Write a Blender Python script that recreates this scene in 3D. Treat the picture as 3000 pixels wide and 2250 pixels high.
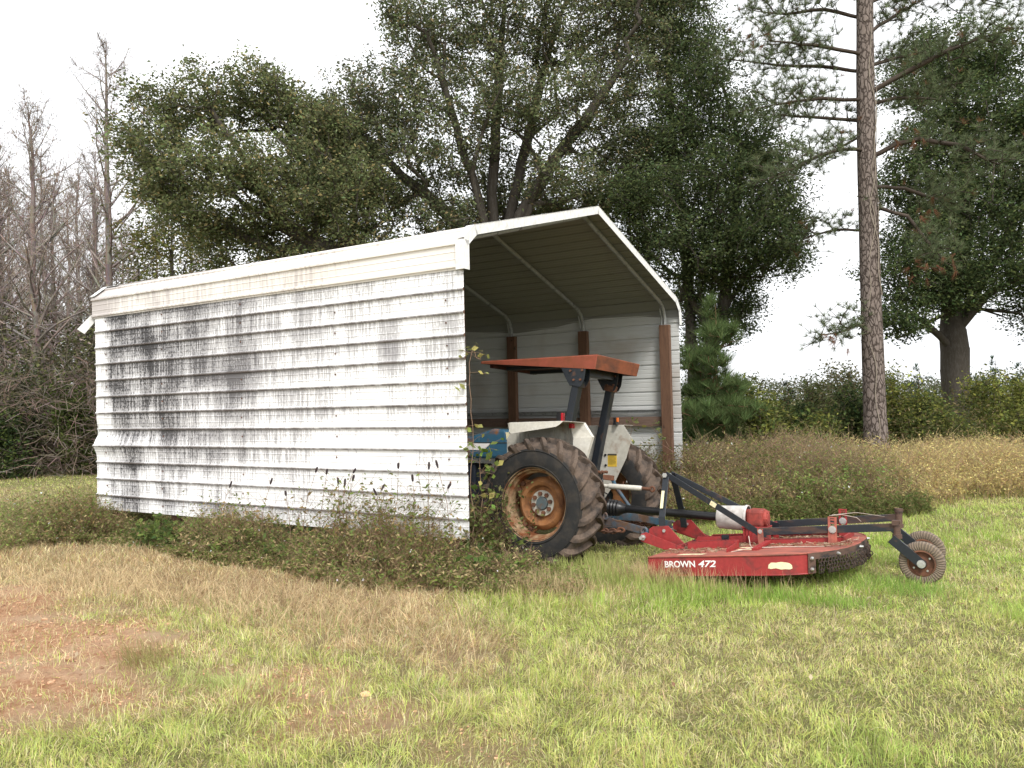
import bpy, math, random
import numpy as np
from mathutils import Vector, Matrix, Euler
C = bpy.context.scene
for o in list(bpy.data.objects): bpy.data.objects.remove(o)
COL = C.collection
R_ = math.radians
rng = np.random.default_rng(7)
random.seed(7)

# ---------------------------------------------------------------- camera
EYE = 1.70
F_SRC, PITCH, ROLL = 2305.3, 0.0258, 0.0241
cam = bpy.data.cameras.new('camera'); co = bpy.data.objects.new('camera', cam); COL.objects.link(co)
cam.sensor_width = 36; cam.lens = F_SRC / 3000 * 36; cam.clip_end = 1500; cam.clip_start = .05
co.matrix_world = Matrix.Translation((0, 0, EYE)) @ Matrix.Rotation(math.pi/2 + PITCH, 4, 'X') @ Matrix.Rotation(-ROLL, 4, 'Z')
C.camera = co
# ---------------------------------------------------------------- world, sun, exposure
SUN_EL, SUN_AZ = R_(48), R_(168)        # azimuth clockwise from +Y: behind the camera
w = bpy.data.worlds.new('World'); C.world = w; w.use_nodes = True
nt = w.node_tree; nt.nodes.clear()
sky = nt.nodes.new('ShaderNodeTexSky'); sky.sky_type = 'NISHITA'; sky.sun_disc = False
sky.sun_elevation = SUN_EL; sky.sun_rotation = SUN_AZ; sky.dust_density = 6; sky.air_density = 1.2; sky.altitude = 50
hs = nt.nodes.new('ShaderNodeHueSaturation'); hs.inputs['Saturation'].default_value = .10
mixw = nt.nodes.new('ShaderNodeMixRGB'); mixw.inputs[0].default_value = .72     # cloud deck
tcw = nt.nodes.new('ShaderNodeTexCoord'); nw = nt.nodes.new('ShaderNodeTexNoise'); nw.inputs['Scale'].default_value = 2.2; nw.inputs['Detail'].default_value = 5
crw = nt.nodes.new('ShaderNodeValToRGB'); crw.color_ramp.elements[0].position = .3; crw.color_ramp.elements[1].position = .75
crw.color_ramp.elements[0].color = (8.3, 8.6, 9.0, 1); crw.color_ramp.elements[1].color = (10.6, 10.6, 10.7, 1)
bg = nt.nodes.new('ShaderNodeBackground'); bg.inputs[1].default_value = .10; wo = nt.nodes.new('ShaderNodeOutputWorld')
L = nt.links.new
L(tcw.outputs['Generated'], nw.inputs['Vector']); L(nw.outputs['Fac'], crw.inputs[0])
L(sky.outputs[0], hs.inputs['Color']); L(hs.outputs[0], mixw.inputs[1]); L(crw.outputs[0], mixw.inputs[2])
L(mixw.outputs[0], bg.inputs[0]); L(bg.outputs[0], wo.inputs[0])
sl = bpy.data.lights.new('sun', 'SUN'); sl.energy = 1.5; sl.angle = R_(14); sl.color = (1, .96, .9)
so = bpy.data.objects.new('sun', sl); COL.objects.link(so)
sd = Vector((math.sin(SUN_AZ)*math.cos(SUN_EL), math.cos(SUN_AZ)*math.cos(SUN_EL), math.sin(SUN_EL)))
so.rotation_euler = sd.to_track_quat('Z', 'Y').to_euler(); so.location = (0, 0, 30)
C.view_settings.view_transform = 'Standard'; C.view_settings.look = 'None'; C.view_settings.gamma = 1
C.view_settings.exposure = 0.92
cy = C.cycles
cy.max_bounces = 6; cy.diffuse_bounces = 3; cy.glossy_bounces = 2; cy.transmission_bounces = 3; cy.transparent_max_bounces = 4
cy.use_denoising = True

# ---------------------------------------------------------------- geometry of the place
TH = 0.55
NX, NY = -.4557, 7.7937
cT, sT = math.cos(TH), math.sin(TH)
def yard(x, y, z=0.0): return Vector((NX + cT*x + sT*y, NY - sT*x + cT*y, z))
def yinv(X, Y):
    a, b = X-NX, Y-NY
    return cT*a - sT*b, sT*a + cT*b
def at(u, v, depth):
    """world point seen at (u, v) of the 2212 x 1659 picture at a given distance north of the camera"""
    u, v = u*3000/2212, v*3000/2212
    X, Y = (u-1500)/F_SRC, (1125-v)/F_SRC
    x = X*math.cos(ROLL)+Y*math.sin(ROLL); y = -X*math.sin(ROLL)+Y*math.cos(ROLL)
    r = Vector((x, math.cos(PITCH)-y*math.sin(PITCH), math.sin(PITCH)+y*math.cos(PITCH)))
    return r*(depth/r.y) + Vector((0, 0, EYE))
def onground(u, v):
    p = at(u, v, 1.0) - Vector((0, 0, EYE))
    t = -EYE/p.z
    return p.x*t, p.y*t

# ---------------------------------------------------------------- helpers
def setprops(o, label=None, cat=None, group=None, kind=None):
    if label: o['label'] = label
    if cat: o['category'] = cat
    if group: o['group'] = group
    if kind: o['kind'] = kind
    return o
def thing(name, label, cat, loc=(0, 0, 0), rot=(0, 0, 0), group=None):
    o = bpy.data.objects.new(name, None); COL.objects.link(o)
    o.location = loc; o.rotation_euler = rot; o.empty_display_size = .1
    return setprops(o, label, cat, group)
def npmesh(name, V, faces, mat, parent=None, tint=None, smooth=False, fmat=None):
    """faces: list of int arrays of shape (M,3)/(M,4); tint: per-face rgb in the same order"""
    me = bpy.data.meshes.new(name)
    V = np.asarray(V, dtype=np.float32).reshape(-1, 3)
    me.vertices.add(len(V)); me.vertices.foreach_set('co', V.ravel())
    tot = np.concatenate([np.full(len(f), f.shape[1], np.int32) for f in faces])
    idx = np.concatenate([f.ravel() for f in faces]).astype(np.int32)
    me.loops.add(len(idx)); me.loops.foreach_set('vertex_index', idx)
    st = np.concatenate([[0], np.cumsum(tot)[:-1]]).astype(np.int32)
    me.polygons.add(len(tot)); me.polygons.foreach_set('loop_start', st); me.polygons.foreach_set('loop_total', tot)
    me.polygons.foreach_set('use_smooth', np.full(len(tot), bool(smooth)))
    ms = mat if isinstance(mat, (list, tuple)) else [mat]
    for m in ms: me.materials.append(m)
    if fmat is not None: me.polygons.foreach_set('material_index', np.asarray(fmat, np.int32))
    if tint is not None:
        a = me.attributes.new('tint', 'FLOAT_VECTOR', 'FACE'); a.data.foreach_set('vector', np.asarray(tint, np.float32).ravel())
    me.update(calc_edges=True); me.validate()
    o = bpy.data.objects.new(name, me); COL.objects.link(o)
    if parent: o.parent = parent
    return o
class MB:
    def __init__(s): s.v = []; s.f = []; s.m = []; s.cm = 0
    def add(s, vs, fs):
        b = len(s.v); s.v += [tuple(v) for v in vs]; s.f += [tuple(b+i for i in f) for f in fs]; s.m += [s.cm]*len(fs)
        return s
    def box(s, c, d, M=None):
        x, y, z = d[0]/2, d[1]/2, d[2]/2
        vs = [Vector((i*x, j*y, k*z)) for i in (-1, 1) for j in (-1, 1) for k in (-1, 1)]
        if M: vs = [M @ v for v in vs]
        vs = [v + Vector(c) for v in vs]
        return s.add(vs, [(0,1,3,2),(4,6,7,5),(0,4,5,1),(2,3,7,6),(0,2,6,4),(1,5,7,3)])
    def mm(s, a, b): return s.box([(a[i]+b[i])/2 for i in range(3)], [abs(b[i]-a[i]) for i in range(3)])
    def bar(s, p, q, w, h, up=(0, 0, 1)):
        p, q = Vector(p), Vector(q); d = (q-p); l = d.length; d.normalize(); sd = d.cross(Vector(up)).normalized(); u = sd.cross(d)
        M = Matrix((d, sd, u)).transposed()
        return s.box((p+q)/2, (l, w, h), M)
    def tube(s, path, rad, n=8, cap=True):
        P = [Vector(p) for p in path]; rs = rad if isinstance(rad, (list, tuple)) else [rad]*len(P)
        vs, fs = [], []; prev = None
        for i, p in enumerate(P):
            d = (P[min(i+1, len(P)-1)] - P[max(i-1, 0)]).normalized()
            if prev is None:
                a = Vector((0, 0, 1)) if abs(d.z) < .9 else Vector((1, 0, 0))
                u = d.cross(a).normalized()
            else:
                u = (prev - d*prev.dot(d)).normalized()
            prev = u; v_ = d.cross(u)
            for k in range(n):
                t = 2*math.pi*k/n; vs.append(p + (u*math.cos(t)+v_*math.sin(t))*rs[i])
        for i in range(len(P)-1):
            for k in range(n): fs.append((i*n+k, i*n+(k+1) % n, (i+1)*n+(k+1) % n, (i+1)*n+k))
        if cap: fs.append(tuple(range(n-1, -1, -1))); fs.append(tuple((len(P)-1)*n+k for k in range(n)))
        return s.add(vs, fs)
    def prism(s, pts, fn, t0, t1):
        """pts 2-D outline, fn(a,b,t)->xyz"""
        n = len(pts)
        vs = [fn(a, b, t0) for a, b in pts]+[fn(a, b, t1) for a, b in pts]
        return s.add(vs, [tuple(range(n)), tuple(range(2*n-1, n-1, -1))]+[(i, i+n, (i+1) % n+n, (i+1) % n) for i in range(n)])
    def lathe(s, prof, c=(0, 0, 0), axis='y', n=48, close=False, a0=0, a1=2*math.pi):
        """prof: list of (axial, radius)"""
        vs, fs = [], []; full = abs(a1-a0-2*math.pi) < 1e-6; m = n if full else n+1
        for k in range(m):
            t = a0+(a1-a0)*k/n
            for a, r in prof:
                if axis == 'y': p = (r*math.cos(t), a, r*math.sin(t))
                elif axis == 'x': p = (a, r*math.cos(t), r*math.sin(t))
                else: p = (r*math.cos(t), r*math.sin(t), a)
                vs.append((p[0]+c[0], p[1]+c[1], p[2]+c[2]))
        q = len(prof)
        for k in range(n):
            k2 = (k+1) % m
            for i in range(q if close else q-1):
                j = (i+1) % q
                fs.append((k*q+i, k*q+j, k2*q+j, k2*q+i))
        return s.add(vs, fs)
    def torus(s, c, R, r, M=None, n=10, k=5, sx=1.0):
        vs, fs = [], []
        for i in range(n):
            t = 2*math.pi*i/n
            for j in range(k):
                q = 2*math.pi*j/k; v = Vector(((R+r*math.cos(q))*math.cos(t)*sx, (R+r*math.cos(q))*math.sin(t), r*math.sin(q)))
                if M: v = M @ v
                vs.append(v+Vector(c))
        for i in range(n):
            for j in range(k): fs.append((i*k+j, ((i+1) % n)*k+j, ((i+1) % n)*k+(j+1) % k, i*k+(j+1) % k))
        return s.add(vs, fs)
    def build(s, name, mat, parent=None, bevel=0, smooth=False, xf=None):
        me = bpy.data.meshes.new(name)
        vs = s.v if xf is None else [tuple(xf(*v)) for v in s.v]
        me.from_pydata(vs, [], s.f)
        ms = mat if isinstance(mat, (list, tuple)) else [mat]
        for m in ms: me.materials.append(m)
        me.polygons.foreach_set('material_index', s.m)
        import bmesh
        bm = bmesh.new(); bm.from_mesh(me); bmesh.ops.recalc_face_normals(bm, faces=bm.faces); bm.to_mesh(me); bm.free()
        if smooth:
            me.polygons.foreach_set('use_smooth', [True]*len(me.polygons)); 
            try: me.set_sharp_from_angle(angle=R_(38))
            except Exception: pass
        o = bpy.data.objects.new(name, me); COL.objects.link(o)
        if parent: o.parent = parent
        if bevel:
            b = o.modifiers.new('bevel', 'BEVEL'); b.width = bevel; b.segments = 2; b.limit_method = 'ANGLE'
        return o

# ---------------------------------------------------------------- materials
def newmat(name):
    m = bpy.data.materials.new(name); m.use_nodes = True; return m, m.node_tree, m.node_tree.nodes['Principled BSDF']
def N(nt, t, **k):
    n = nt.nodes.new(t)
    for a, b in k.items():
        if a in n.inputs: n.inputs[a].default_value = b
        else: setattr(n, a, b)
    return n
def c4(c): return (c[0], c[1], c[2], 1)
def mapped(nt, sc=(1, 1, 1), coord='Object'):
    tc = N(nt, 'ShaderNodeTexCoord'); mp = N(nt, 'ShaderNodeMapping'); mp.inputs['Scale'].default_value = sc
    nt.links.new(tc.outputs[coord], mp.inputs[0]); return mp.outputs[0]
def ramp(nt, fac, stops):
    cr = N(nt, 'ShaderNodeValToRGB'); e = cr.color_ramp.elements
    while len(e) < len(stops): e.new(.5)
    for i, (p, c) in enumerate(stops): e[i].position = p; e[i].color = c4(c) if len(c) == 3 else c
    nt.links.new(fac, cr.inputs[0]); return cr.outputs[0]
def noise(nt, vec, scale, detail=4, rough=.55, dist=0):
    n = N(nt, 'ShaderNodeTexNoise', Scale=scale, Detail=detail, Roughness=rough, Distortion=dist); nt.links.new(vec, n.inputs['Vector']); return n.outputs['Fac']
def mix(nt, f, a, b, mode='MIX'):
    m = N(nt, 'ShaderNodeMixRGB', blend_type=mode)
    for i, x in enumerate((f, a, b)):
        if isinstance(x, (int, float)): m.inputs[i].default_value = x
        elif isinstance(x, tuple): m.inputs[i].default_value = c4(x)
        else: nt.links.new(x, m.inputs[i])
    return m.outputs[0]
def math_(nt, op, a, b=None, c=None):
    m = N(nt, 'ShaderNodeMath', operation=op)
    for i, x in enumerate((a, b, c)):
        if x is None: continue
        if isinstance(x, (int, float)): m.inputs[i].default_value = x
        else: nt.links.new(x, m.inputs[i])
    return m.outputs[0]
def bump(nt, bs, h, strength=.3, dist=.01):
    b = N(nt, 'ShaderNodeBump', Strength=strength, Distance=dist); nt.links.new(h, b.inputs['Height']); nt.links.new(b.outputs[0], bs.inputs['Normal'])
def worn(name, base, wear, thr=.55, soft=.08, scale=6, rough=.6, metal=0, dirt=None, bumps=.15, stretch=(1, 1, 1), wrough=.85, spec=.4):
    """paint with patches of another colour (rust, bare metal) and a finer dirt mottling"""
    m, nt, bs = newmat(name); v = mapped(nt, stretch)
    n1 = noise(nt, v, scale, 8, .62, .3); n2 = noise(nt, v, scale*5, 4)
    f = ramp(nt, n1, [(thr-soft, (0, 0, 0)), (thr+soft, (1, 1, 1))])
    b2 = mix(nt, ramp(nt, n2, [(.3, (0, 0, 0)), (.75, (1, 1, 1))]), base, tuple(x*.72 for x in base))
    if dirt: b2 = mix(nt, math_(nt, 'MULTIPLY', noise(nt, v, scale*1.7, 6), .7), b2, dirt)
    w2 = mix(nt, n2, wear, tuple(x*.45 for x in wear))
    nt.links.new(mix(nt, f, b2, w2), bs.inputs['Base Color'])
    nt.links.new(mix(nt, f, (rough,)*3, (wrough,)*3), bs.inputs['Roughness'])
    bs.inputs['Metallic'].default_value = metal; bs.inputs['Specular IOR Level'].default_value = spec
    bump(nt, bs, mix(nt, .5, f, n2), bumps, .004)
    return m
def tinted(name, rough=.7, trans=.35, spec=.25, mott=.0):
    """leaves, needles and blades: colour held per face in the attribute 'tint'"""
    m, nt, bs = newmat(name); a = N(nt, 'ShaderNodeAttribute'); a.attribute_name = 'tint'
    bs.inputs['Roughness'].default_value = rough; bs.inputs['Specular IOR Level'].default_value = spec
    nt.links.new(a.outputs['Vector'], bs.inputs['Base Color'])
    tr = N(nt, 'ShaderNodeBsdfTranslucent'); nt.links.new(a.outputs['Vector'], tr.inputs[0])
    ms = N(nt, 'ShaderNodeMixShader'); ms.inputs[0].default_value = trans
    nt.links.new(bs.outputs[0], ms.inputs[1]); nt.links.new(tr.outputs[0], ms.inputs[2])
    nt.links.new(ms.outputs[0], nt.nodes['Material Output'].inputs[0]); return m
def plain(name, col, rough=.6, metal=0, scale=20, var=.25, bumps=.05, stretch=(1, 1, 1), spec=.4):
    m, nt, bs = newmat(name); v = mapped(nt, stretch); n = noise(nt, v, scale, 6)
    nt.links.new(mix(nt, n, tuple(x*(1+var) for x in col), tuple(x*(1-var) for x in col)), bs.inputs['Base Color'])
    bs.inputs['Roughness'].default_value = rough; bs.inputs['Metallic'].default_value = metal; bs.inputs['Specular IOR Level'].default_value = spec
    bump(nt, bs, n, bumps, .005); return m
M = {}
M['leaf'] = tinted('leaf', .8, .4, .08); M['needle'] = tinted('needle', .8, .25, .08); M['blade'] = tinted('blade', .8, .45, .08)
M['twig'] = tinted('twig_bark', .9, 0, .1)
M['bark'] = worn('oak_bark', (.085, .072, .06), (.16, .15, .13), .6, .15, 7, .9, stretch=(3, 3, .8), bumps=.8, spec=.1)
def pine_bark():
    m, nt, bs = newmat('pine_bark'); v = mapped(nt, (1, 1, .42))
    vo = N(nt, 'ShaderNodeTexVoronoi', Scale=15.0, feature='DISTANCE_TO_EDGE'); 
    dv = N(nt, 'ShaderNodeTexNoise', Scale=9.0, Detail=4.0); nt.links.new(v, dv.inputs['Vector'])
    nt.links.new(mix(nt, .12, v, dv.outputs['Color']), vo.inputs['Vector'])
    n = noise(nt, v, 60, 5); big = noise(nt, v, 3, 3)
    plate = mix(nt, n, (.27, .235, .215), (.165, .135, .12)); plate = mix(nt, math_(nt, 'MULTIPLY', big, .5), plate, (.18, .13, .105))
    f = ramp(nt, vo.outputs['Distance'], [(.0, (0, 0, 0)), (.16, (1, 1, 1))])
    nt.links.new(mix(nt, f, (.05, .038, .032), plate), bs.inputs['Base Color']); bs.inputs['Roughness'].default_value = .95; bs.inputs['Specular IOR Level'].default_value = .1
    bump(nt, bs, mix(nt, .3, f, n), .9, .02); return m
M['pbark'] = pine_bark()
M['galv'] = worn('galvanised_steel', (.42, .43, .44), (.2, .2, .2), .62, .1, 9, .45, .6)
M['trim'] = worn('white_trim', (.86, .855, .84), (.6, .57, .53), .74, .05, 4, .5, bumps=.02)
M['timber'] = None
def timber(name, a, b):
    m, nt, bs = newmat(name); v = mapped(nt, (9, 9, .9)); n = noise(nt, v, 5, 8, .7, .6); k = noise(nt, mapped(nt, (1, 1, 1)), 7, 2)
    col = mix(nt, ramp(nt, n, [(.3, (0, 0, 0)), (.7, (1, 1, 1))]), a, b)
    col = mix(nt, ramp(nt, k, [(.68, (0, 0, 0)), (.78, (1, 1, 1))]), col, tuple(x*.4 for x in b))
    nt.links.new(col, bs.inputs['Base Color']); bs.inputs['Roughness'].default_value = .85; bump(nt, bs, n, .5, .006); return m
M['timber'] = timber('treated_timber', (.17, .088, .05), (.08, .04, .024))
def board_m():
    m, nt, bs = newmat('old_board'); v = mapped(nt, (.9, 9, 9)); n = noise(nt, v, 5, 8, .7, .8)
    nt.links.new(ramp(nt, n, [(.3, (.085, .05, .036)), (.7, (.2, .135, .105))]), bs.inputs['Base Color']); bs.inputs['Roughness'].default_value = .9; bump(nt, bs, n, .5, .006); return m
M['board'] = board_m()
M['rust'] = worn('rusty_iron', (.2, .085, .045), (.09, .045, .03), .5, .15, 12, .85, bumps=.4)
M['blackpaint'] = worn('worn_black_paint', (.018, .022, .028), (.11, .06, .04), .66, .06, 9, .38, bumps=.1)
M['chain'] = worn('dark_rusty_chain', (.06, .045, .038), (.13, .07, .045), .58, .1, 30, .8)
M['redpaint'] = worn('worn_red_paint', (.34, .034, .034), (.13, .05, .042), .62, .09, 6, .5, bumps=.08)
M['redfade'] = worn('sun_faded_red', (.52, .13, .09), (.16, .08, .065), .55, .14, 4.2, .8, dirt=(.30, .12, .085), stretch=(.8, 2.5, 1))
M['gearred'] = worn('oily_red_casting', (.36, .055, .04), (.1, .035, .028), .6, .2, 8, .6, bumps=.3)
M['silver'] = plain('zinc_bolt', (.55, .55, .53), .4, .8)
M['cream'] = worn('cream_decal', (.85, .78, .5), (.45, .1, .07), .62, .03, 22, .7)
M['beamblack'] = worn('rusty_black_beam', (.02, .024, .03), (.10, .062, .048), .55, .06, 4, .5, stretch=(1, 1, 3))
M['beamrust'] = worn('rust_brown_beam', (.12, .07, .052), (.03, .028, .03), .56, .08, 5, .8, stretch=(1, 1, 3))
M['canopy'] = worn('oxidised_red_canopy', (.31, .075, .043), (.21, .07, .025), .6, .16, 3.5, .7, dirt=(.22, .055, .03))
M['canopyrust'] = worn('rusty_canopy_end', (.29, .08, .032), (.11, .05, .03), .54, .18, 3.5, .8, dirt=(.25, .08, .03), stretch=(1, 1, 2.2))
M['tractorwhite'] = worn('chipped_white_paint', (.74, .73, .68), (.3, .1, .04), .64, .04, 6, .45, dirt=(.5, .45, .35), bumps=.08)
M['fenderinner'] = worn('dusty_white_paint', (.55, .54, .49), (.33, .2, .12), .64, .1, 5, .6, dirt=(.36, .33, .26), bumps=.1)
M['blue'] = worn('faded_blue_paint', (.03, .115, .2), (.3, .12, .03), .585, .06, 3.2, .45, dirt=(.05, .12, .17))
M['dullblue'] = worn('rusty_blue_steel', (.05, .12, .18), (.16, .09, .055), .47, .1, 5, .65)
M['darkblue'] = worn('grimy_casting', (.012, .018, .03), (.04, .03, .022), .6, .1, 6, .7)
M['rubber'] = worn('black_rubber', (.022, .022, .022), (.075, .062, .05), .6, .14, 7, .75, bumps=.2, spec=.3)
M['lug'] = worn('dusty_tread', (.135, .10, .078), (.05, .045, .042), .56, .14, 9, .9, bumps=.35, spec=.15)
M['rubbergrey'] = worn('grey_dusty_rubber', (.05, .048, .046), (.11, .09, .075), .55, .15, 8, .85, bumps=.3, spec=.2)
M['rim'] = worn('rusted_cream_rim', (.5, .42, .27), (.23, .075, .025), .47, .1, 5, .6, dirt=(.36, .2, .09), bumps=.25)
M['rimrust'] = worn('orange_rust_disc', (.3, .11, .03), (.13, .05, .022), .56, .14, 6, .6, dirt=(.4, .22, .1), bumps=.2)
M['hubblue'] = worn('grey_blue_hub', (.09, .12, .13), (.17, .09, .05), .6, .1, 14, .6)
M['plastic'] = plain('black_plastic', (.012, .012, .013), .35, 0, 15, .3)
M['shield'] = worn('dirty_white_plastic', (.74, .73, .71), (.2, .15, .11), .62, .2, 5, .6, dirt=(.55, .5, .45), bumps=.05)
M['redlens'] = plain('red_lens', (.4, .012, .02), .25)
M['yellow'] = plain('yellow_decal', (.6, .4, .05), .5, 0, 30, .2)
M['ink'] = plain('decal_ink', (.05, .045, .03), .6)
M['text'] = plain('white_lettering', (.8, .78, .76), .5, 0, 40, .1)
M['orangelens'] = plain('orange_lens', (.55, .13, .02), .3)
M['laminate'] = None
def laminate():
    m, nt, bs = newmat('laminated_tyre_cord'); tc = N(nt, 'ShaderNodeTexCoord'); sx = N(nt, 'ShaderNodeSeparateXYZ'); nt.links.new(tc.outputs['Object'], sx.inputs[0])
    ang = math_(nt, 'ARCTAN2', sx.outputs[2], sx.outputs[0]); 
    n0 = noise(nt, tc.outputs['Object'], 9, 3); s = math_(nt, 'SINE', math_(nt, 'ADD', math_(nt, 'MULTIPLY', ang, 44), math_(nt, 'MULTIPLY', n0, 16)))
    cb = N(nt, 'ShaderNodeCombineXYZ'); nt.links.new(math_(nt, 'MULTIPLY', ang, 9), cb.inputs[0]); wn = noise(nt, cb.outputs[0], 1.5, 2)
    base = mix(nt, wn, (.17, .145, .12), (.27, .19, .12)); col = mix(nt, ramp(nt, s, [(.0, (.25, .25, .25)), (.45, (1, 1, 1))]), (.10, .078, .062), base)
    nt.links.new(col, bs.inputs['Base Color']); bs.inputs['Roughness'].default_value = .9; bump(nt, bs, s, .6, .004); return m
M['laminate'] = laminate()

def wall_mat():
    """white ribbed steel; black mould in drip streaks below each rib, heaviest towards the far end"""
    m, nt, bs = newmat('mouldy_white_sheet_metal')
    tc = N(nt, 'ShaderNodeTexCoord'); sx = N(nt, 'ShaderNodeSeparateXYZ'); nt.links.new(tc.outputs['Object'], sx.inputs[0])
    X, Z = sx.outputs[0], sx.outputs[2]
    def V(ax, az, off=0):
        cb = N(nt, 'ShaderNodeCombineXYZ'); nt.links.new(math_(nt, 'MULTIPLY', X, ax), cb.inputs[0]); nt.links.new(math_(nt, 'MULTIPLY', Z, az), cb.inputs[1]); cb.inputs[2].default_value = off
        return cb.outputs[0]
    ph = math_(nt, 'FRACT', math_(nt, 'DIVIDE', math_(nt, 'SUBTRACT', 3.089, Z), .2286))        # 0 just under a rib, 1 at the next
    fine = noise(nt, V(42, 2.0), 1, 3, .75); fine2 = noise(nt, V(60, 26, 4), 1, 4, .75); broad = noise(nt, V(2.3, .35, 2), 1, 4, .65); patch = noise(nt, V(1.3, 1.6, 7), 1, 5, .6)
    rowv = noise(nt, V(.35, 4.3, 11), 1, 1)
    far = N(nt, 'ShaderNodeMapRange'); far.inputs[1].default_value = -1.2; far.inputs[2].default_value = -5.2; far.inputs[3].default_value = 0; far.inputs[4].default_value = 1; nt.links.new(X, far.inputs[0])
    end = N(nt, 'ShaderNodeMapRange'); end.inputs[1].default_value = -6.3; end.inputs[2].default_value = -5.95; end.inputs[3].default_value = -.22; end.inputs[4].default_value = 0; nt.links.new(X, end.inputs[0])
    low = N(nt, 'ShaderNodeMapRange'); low.inputs[1].default_value = .7; low.inputs[2].default_value = 2.2; low.inputs[3].default_value = -.06; low.inputs[4].default_value = .035; nt.links.new(Z, low.inputs[0])
    amt = math_(nt, 'ADD', math_(nt, 'MULTIPLY', far.outputs[0], .145), math_(nt, 'MULTIPLY', broad, .42)); amt = math_(nt, 'ADD', amt, .125)
    amt = math_(nt, 'ADD', amt, math_(nt, 'MULTIPLY', patch, .36)); amt = math_(nt, 'ADD', amt, low.outputs[0]); amt = math_(nt, 'ADD', amt, end.outputs[0])
    amt = math_(nt, 'ADD', amt, math_(nt, 'MULTIPLY', math_(nt, 'SUBTRACT', rowv, .5), .16))
    drip = math_(nt, 'SUBTRACT', amt, math_(nt, 'MULTIPLY', ph, .10))
    st = math_(nt, 'ADD', drip, math_(nt, 'MULTIPLY', math_(nt, 'SUBTRACT', fine, .5), .52)); st = math_(nt, 'ADD', st, math_(nt, 'MULTIPLY', math_(nt, 'SUBTRACT', fine2, .5), .28))
    light = ramp(nt, st, [(.475, (0, 0, 0)), (.54, (.55, .55, .55)), (.70, (1, 1, 1))])
    # wavy cross lines between the minor ribs
    lines = math_(nt, 'ABSOLUTE', math_(nt, 'SUBTRACT', math_(nt, 'FRACT', math_(nt, 'MULTIPLY', ph, 4)), .5))
    lf = ramp(nt, lines, [(.0, (1, 1, 1)), (.14, (0, 0, 0))])
    dark = math_(nt, 'MULTIPLY', ramp(nt, math_(nt, 'ADD', math_(nt, 'ADD', st, math_(nt, 'MULTIPLY', math_(nt, 'SUBTRACT', fine2, .5), .5)), math_(nt, 'MULTIPLY', lf, .04)), [(.60, (0, 0, 0)), (.68, (1, 1, 1))]), far.outputs[0])
    grey = mix(nt, light, (.84, .84, .845), (.25, .24, .25)); col = mix(nt, dark, grey, (.035, .033, .035))
    # rib shade and grime painted as one dark line along every underside
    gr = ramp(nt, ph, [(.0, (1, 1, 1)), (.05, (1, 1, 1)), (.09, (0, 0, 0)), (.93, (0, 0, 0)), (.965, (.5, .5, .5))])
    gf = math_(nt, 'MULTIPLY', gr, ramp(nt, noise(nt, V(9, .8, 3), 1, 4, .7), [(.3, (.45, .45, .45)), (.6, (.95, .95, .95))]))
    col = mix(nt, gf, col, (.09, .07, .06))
    nt.links.new(col, bs.inputs['Base Color']); bs.inputs['Roughness'].default_value = .5; bs.inputs['Specular IOR Level'].default_value = .35
    bump(nt, bs, noise(nt, V(3, 3), 1, 2), .12, .01)
    return m
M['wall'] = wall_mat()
def inner_mat():
    m, nt, bs = newmat('grey_sheet_metal'); v = mapped(nt, (.25, 1, 5)); n = noise(nt, v, 4, 5); k = noise(nt, mapped(nt), 1.2, 3)
    col = mix(nt, n, (.62, .63, .62), (.5, .51, .5)); col = mix(nt, ramp(nt, k, [(.52, (0, 0, 0)), (.72, (.5, .5, .5))]), col, (.33, .27, .22))
    nt.links.new(col, bs.inputs['Base Color']); bs.inputs['Roughness'].default_value = .55; return m
M['inner'] = inner_mat()
def roof_mat():
    m, nt, bs = newmat('stained_white_roof_sheet'); v = mapped(nt, (5, .5, .5)); n = noise(nt, v, 4, 7, .7); k = noise(nt, mapped(nt, (.5, 1, 1)), 1.3, 4)
    tc = N(nt, 'ShaderNodeTexCoord'); sx = N(nt, 'ShaderNodeSeparateXYZ'); nt.links.new(tc.outputs['Object'], sx.inputs[0])
    far = N(nt, 'ShaderNodeMapRange'); far.inputs[1].default_value = -1.; far.inputs[2].default_value = -6.2; far.inputs[3].default_value = -.06; far.inputs[4].default_value = .13; nt.links.new(sx.outputs[0], far.inputs[0])
    s = math_(nt, 'ADD', math_(nt, 'MULTIPLY', n, .55), math_(nt, 'MULTIPLY', k, .45)); s = math_(nt, 'ADD', s, far.outputs[0])
    col = mix(nt, k, (.82, .8, .78), (.74, .68, .6)); col = mix(nt, ramp(nt, s, [(.5, (0, 0, 0)), (.62, (.65, .65, .65))]), col, (.34, .3, .3))
    nt.links.new(col, bs.inputs['Base Color']); bs.inputs['Roughness'].default_value = .5; return m
M['roof'] = roof_mat()

# ---------------------------------------------------------------- 2-D value noise for scattering
_g = np.random.default_rng(3).random((256, 256))
def vn(x, y, s=1.0, o=0):
    x = np.asarray(x)/s+o*17.3+1000; y = np.asarray(y)/s+o*9.1+1000
    i, j = np.floor(x).astype(int), np.floor(y).astype(int); fx, fy = x-i, y-j
    fx = fx*fx*(3-2*fx); fy = fy*fy*(3-2*fy); g = lambda a, b: _g[a & 255, b & 255]
    return (g(i, j)*(1-fx)+g(i+1, j)*fx)*(1-fy)+(g(i, j+1)*(1-fx)+g(i+1, j+1)*fx)*fy
def fbm(x, y, s, o=0, k=3):
    t = 0; a = .5; n = 0
    for q in range(k): t = t+a*vn(x, y, s/2**q, o+q*5); n += a; a *= .5
    return t/n
def sstep(a, b, x): t = np.clip((x-a)/(b-a), 0, 1); return t*t*(3-2*t)

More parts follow.
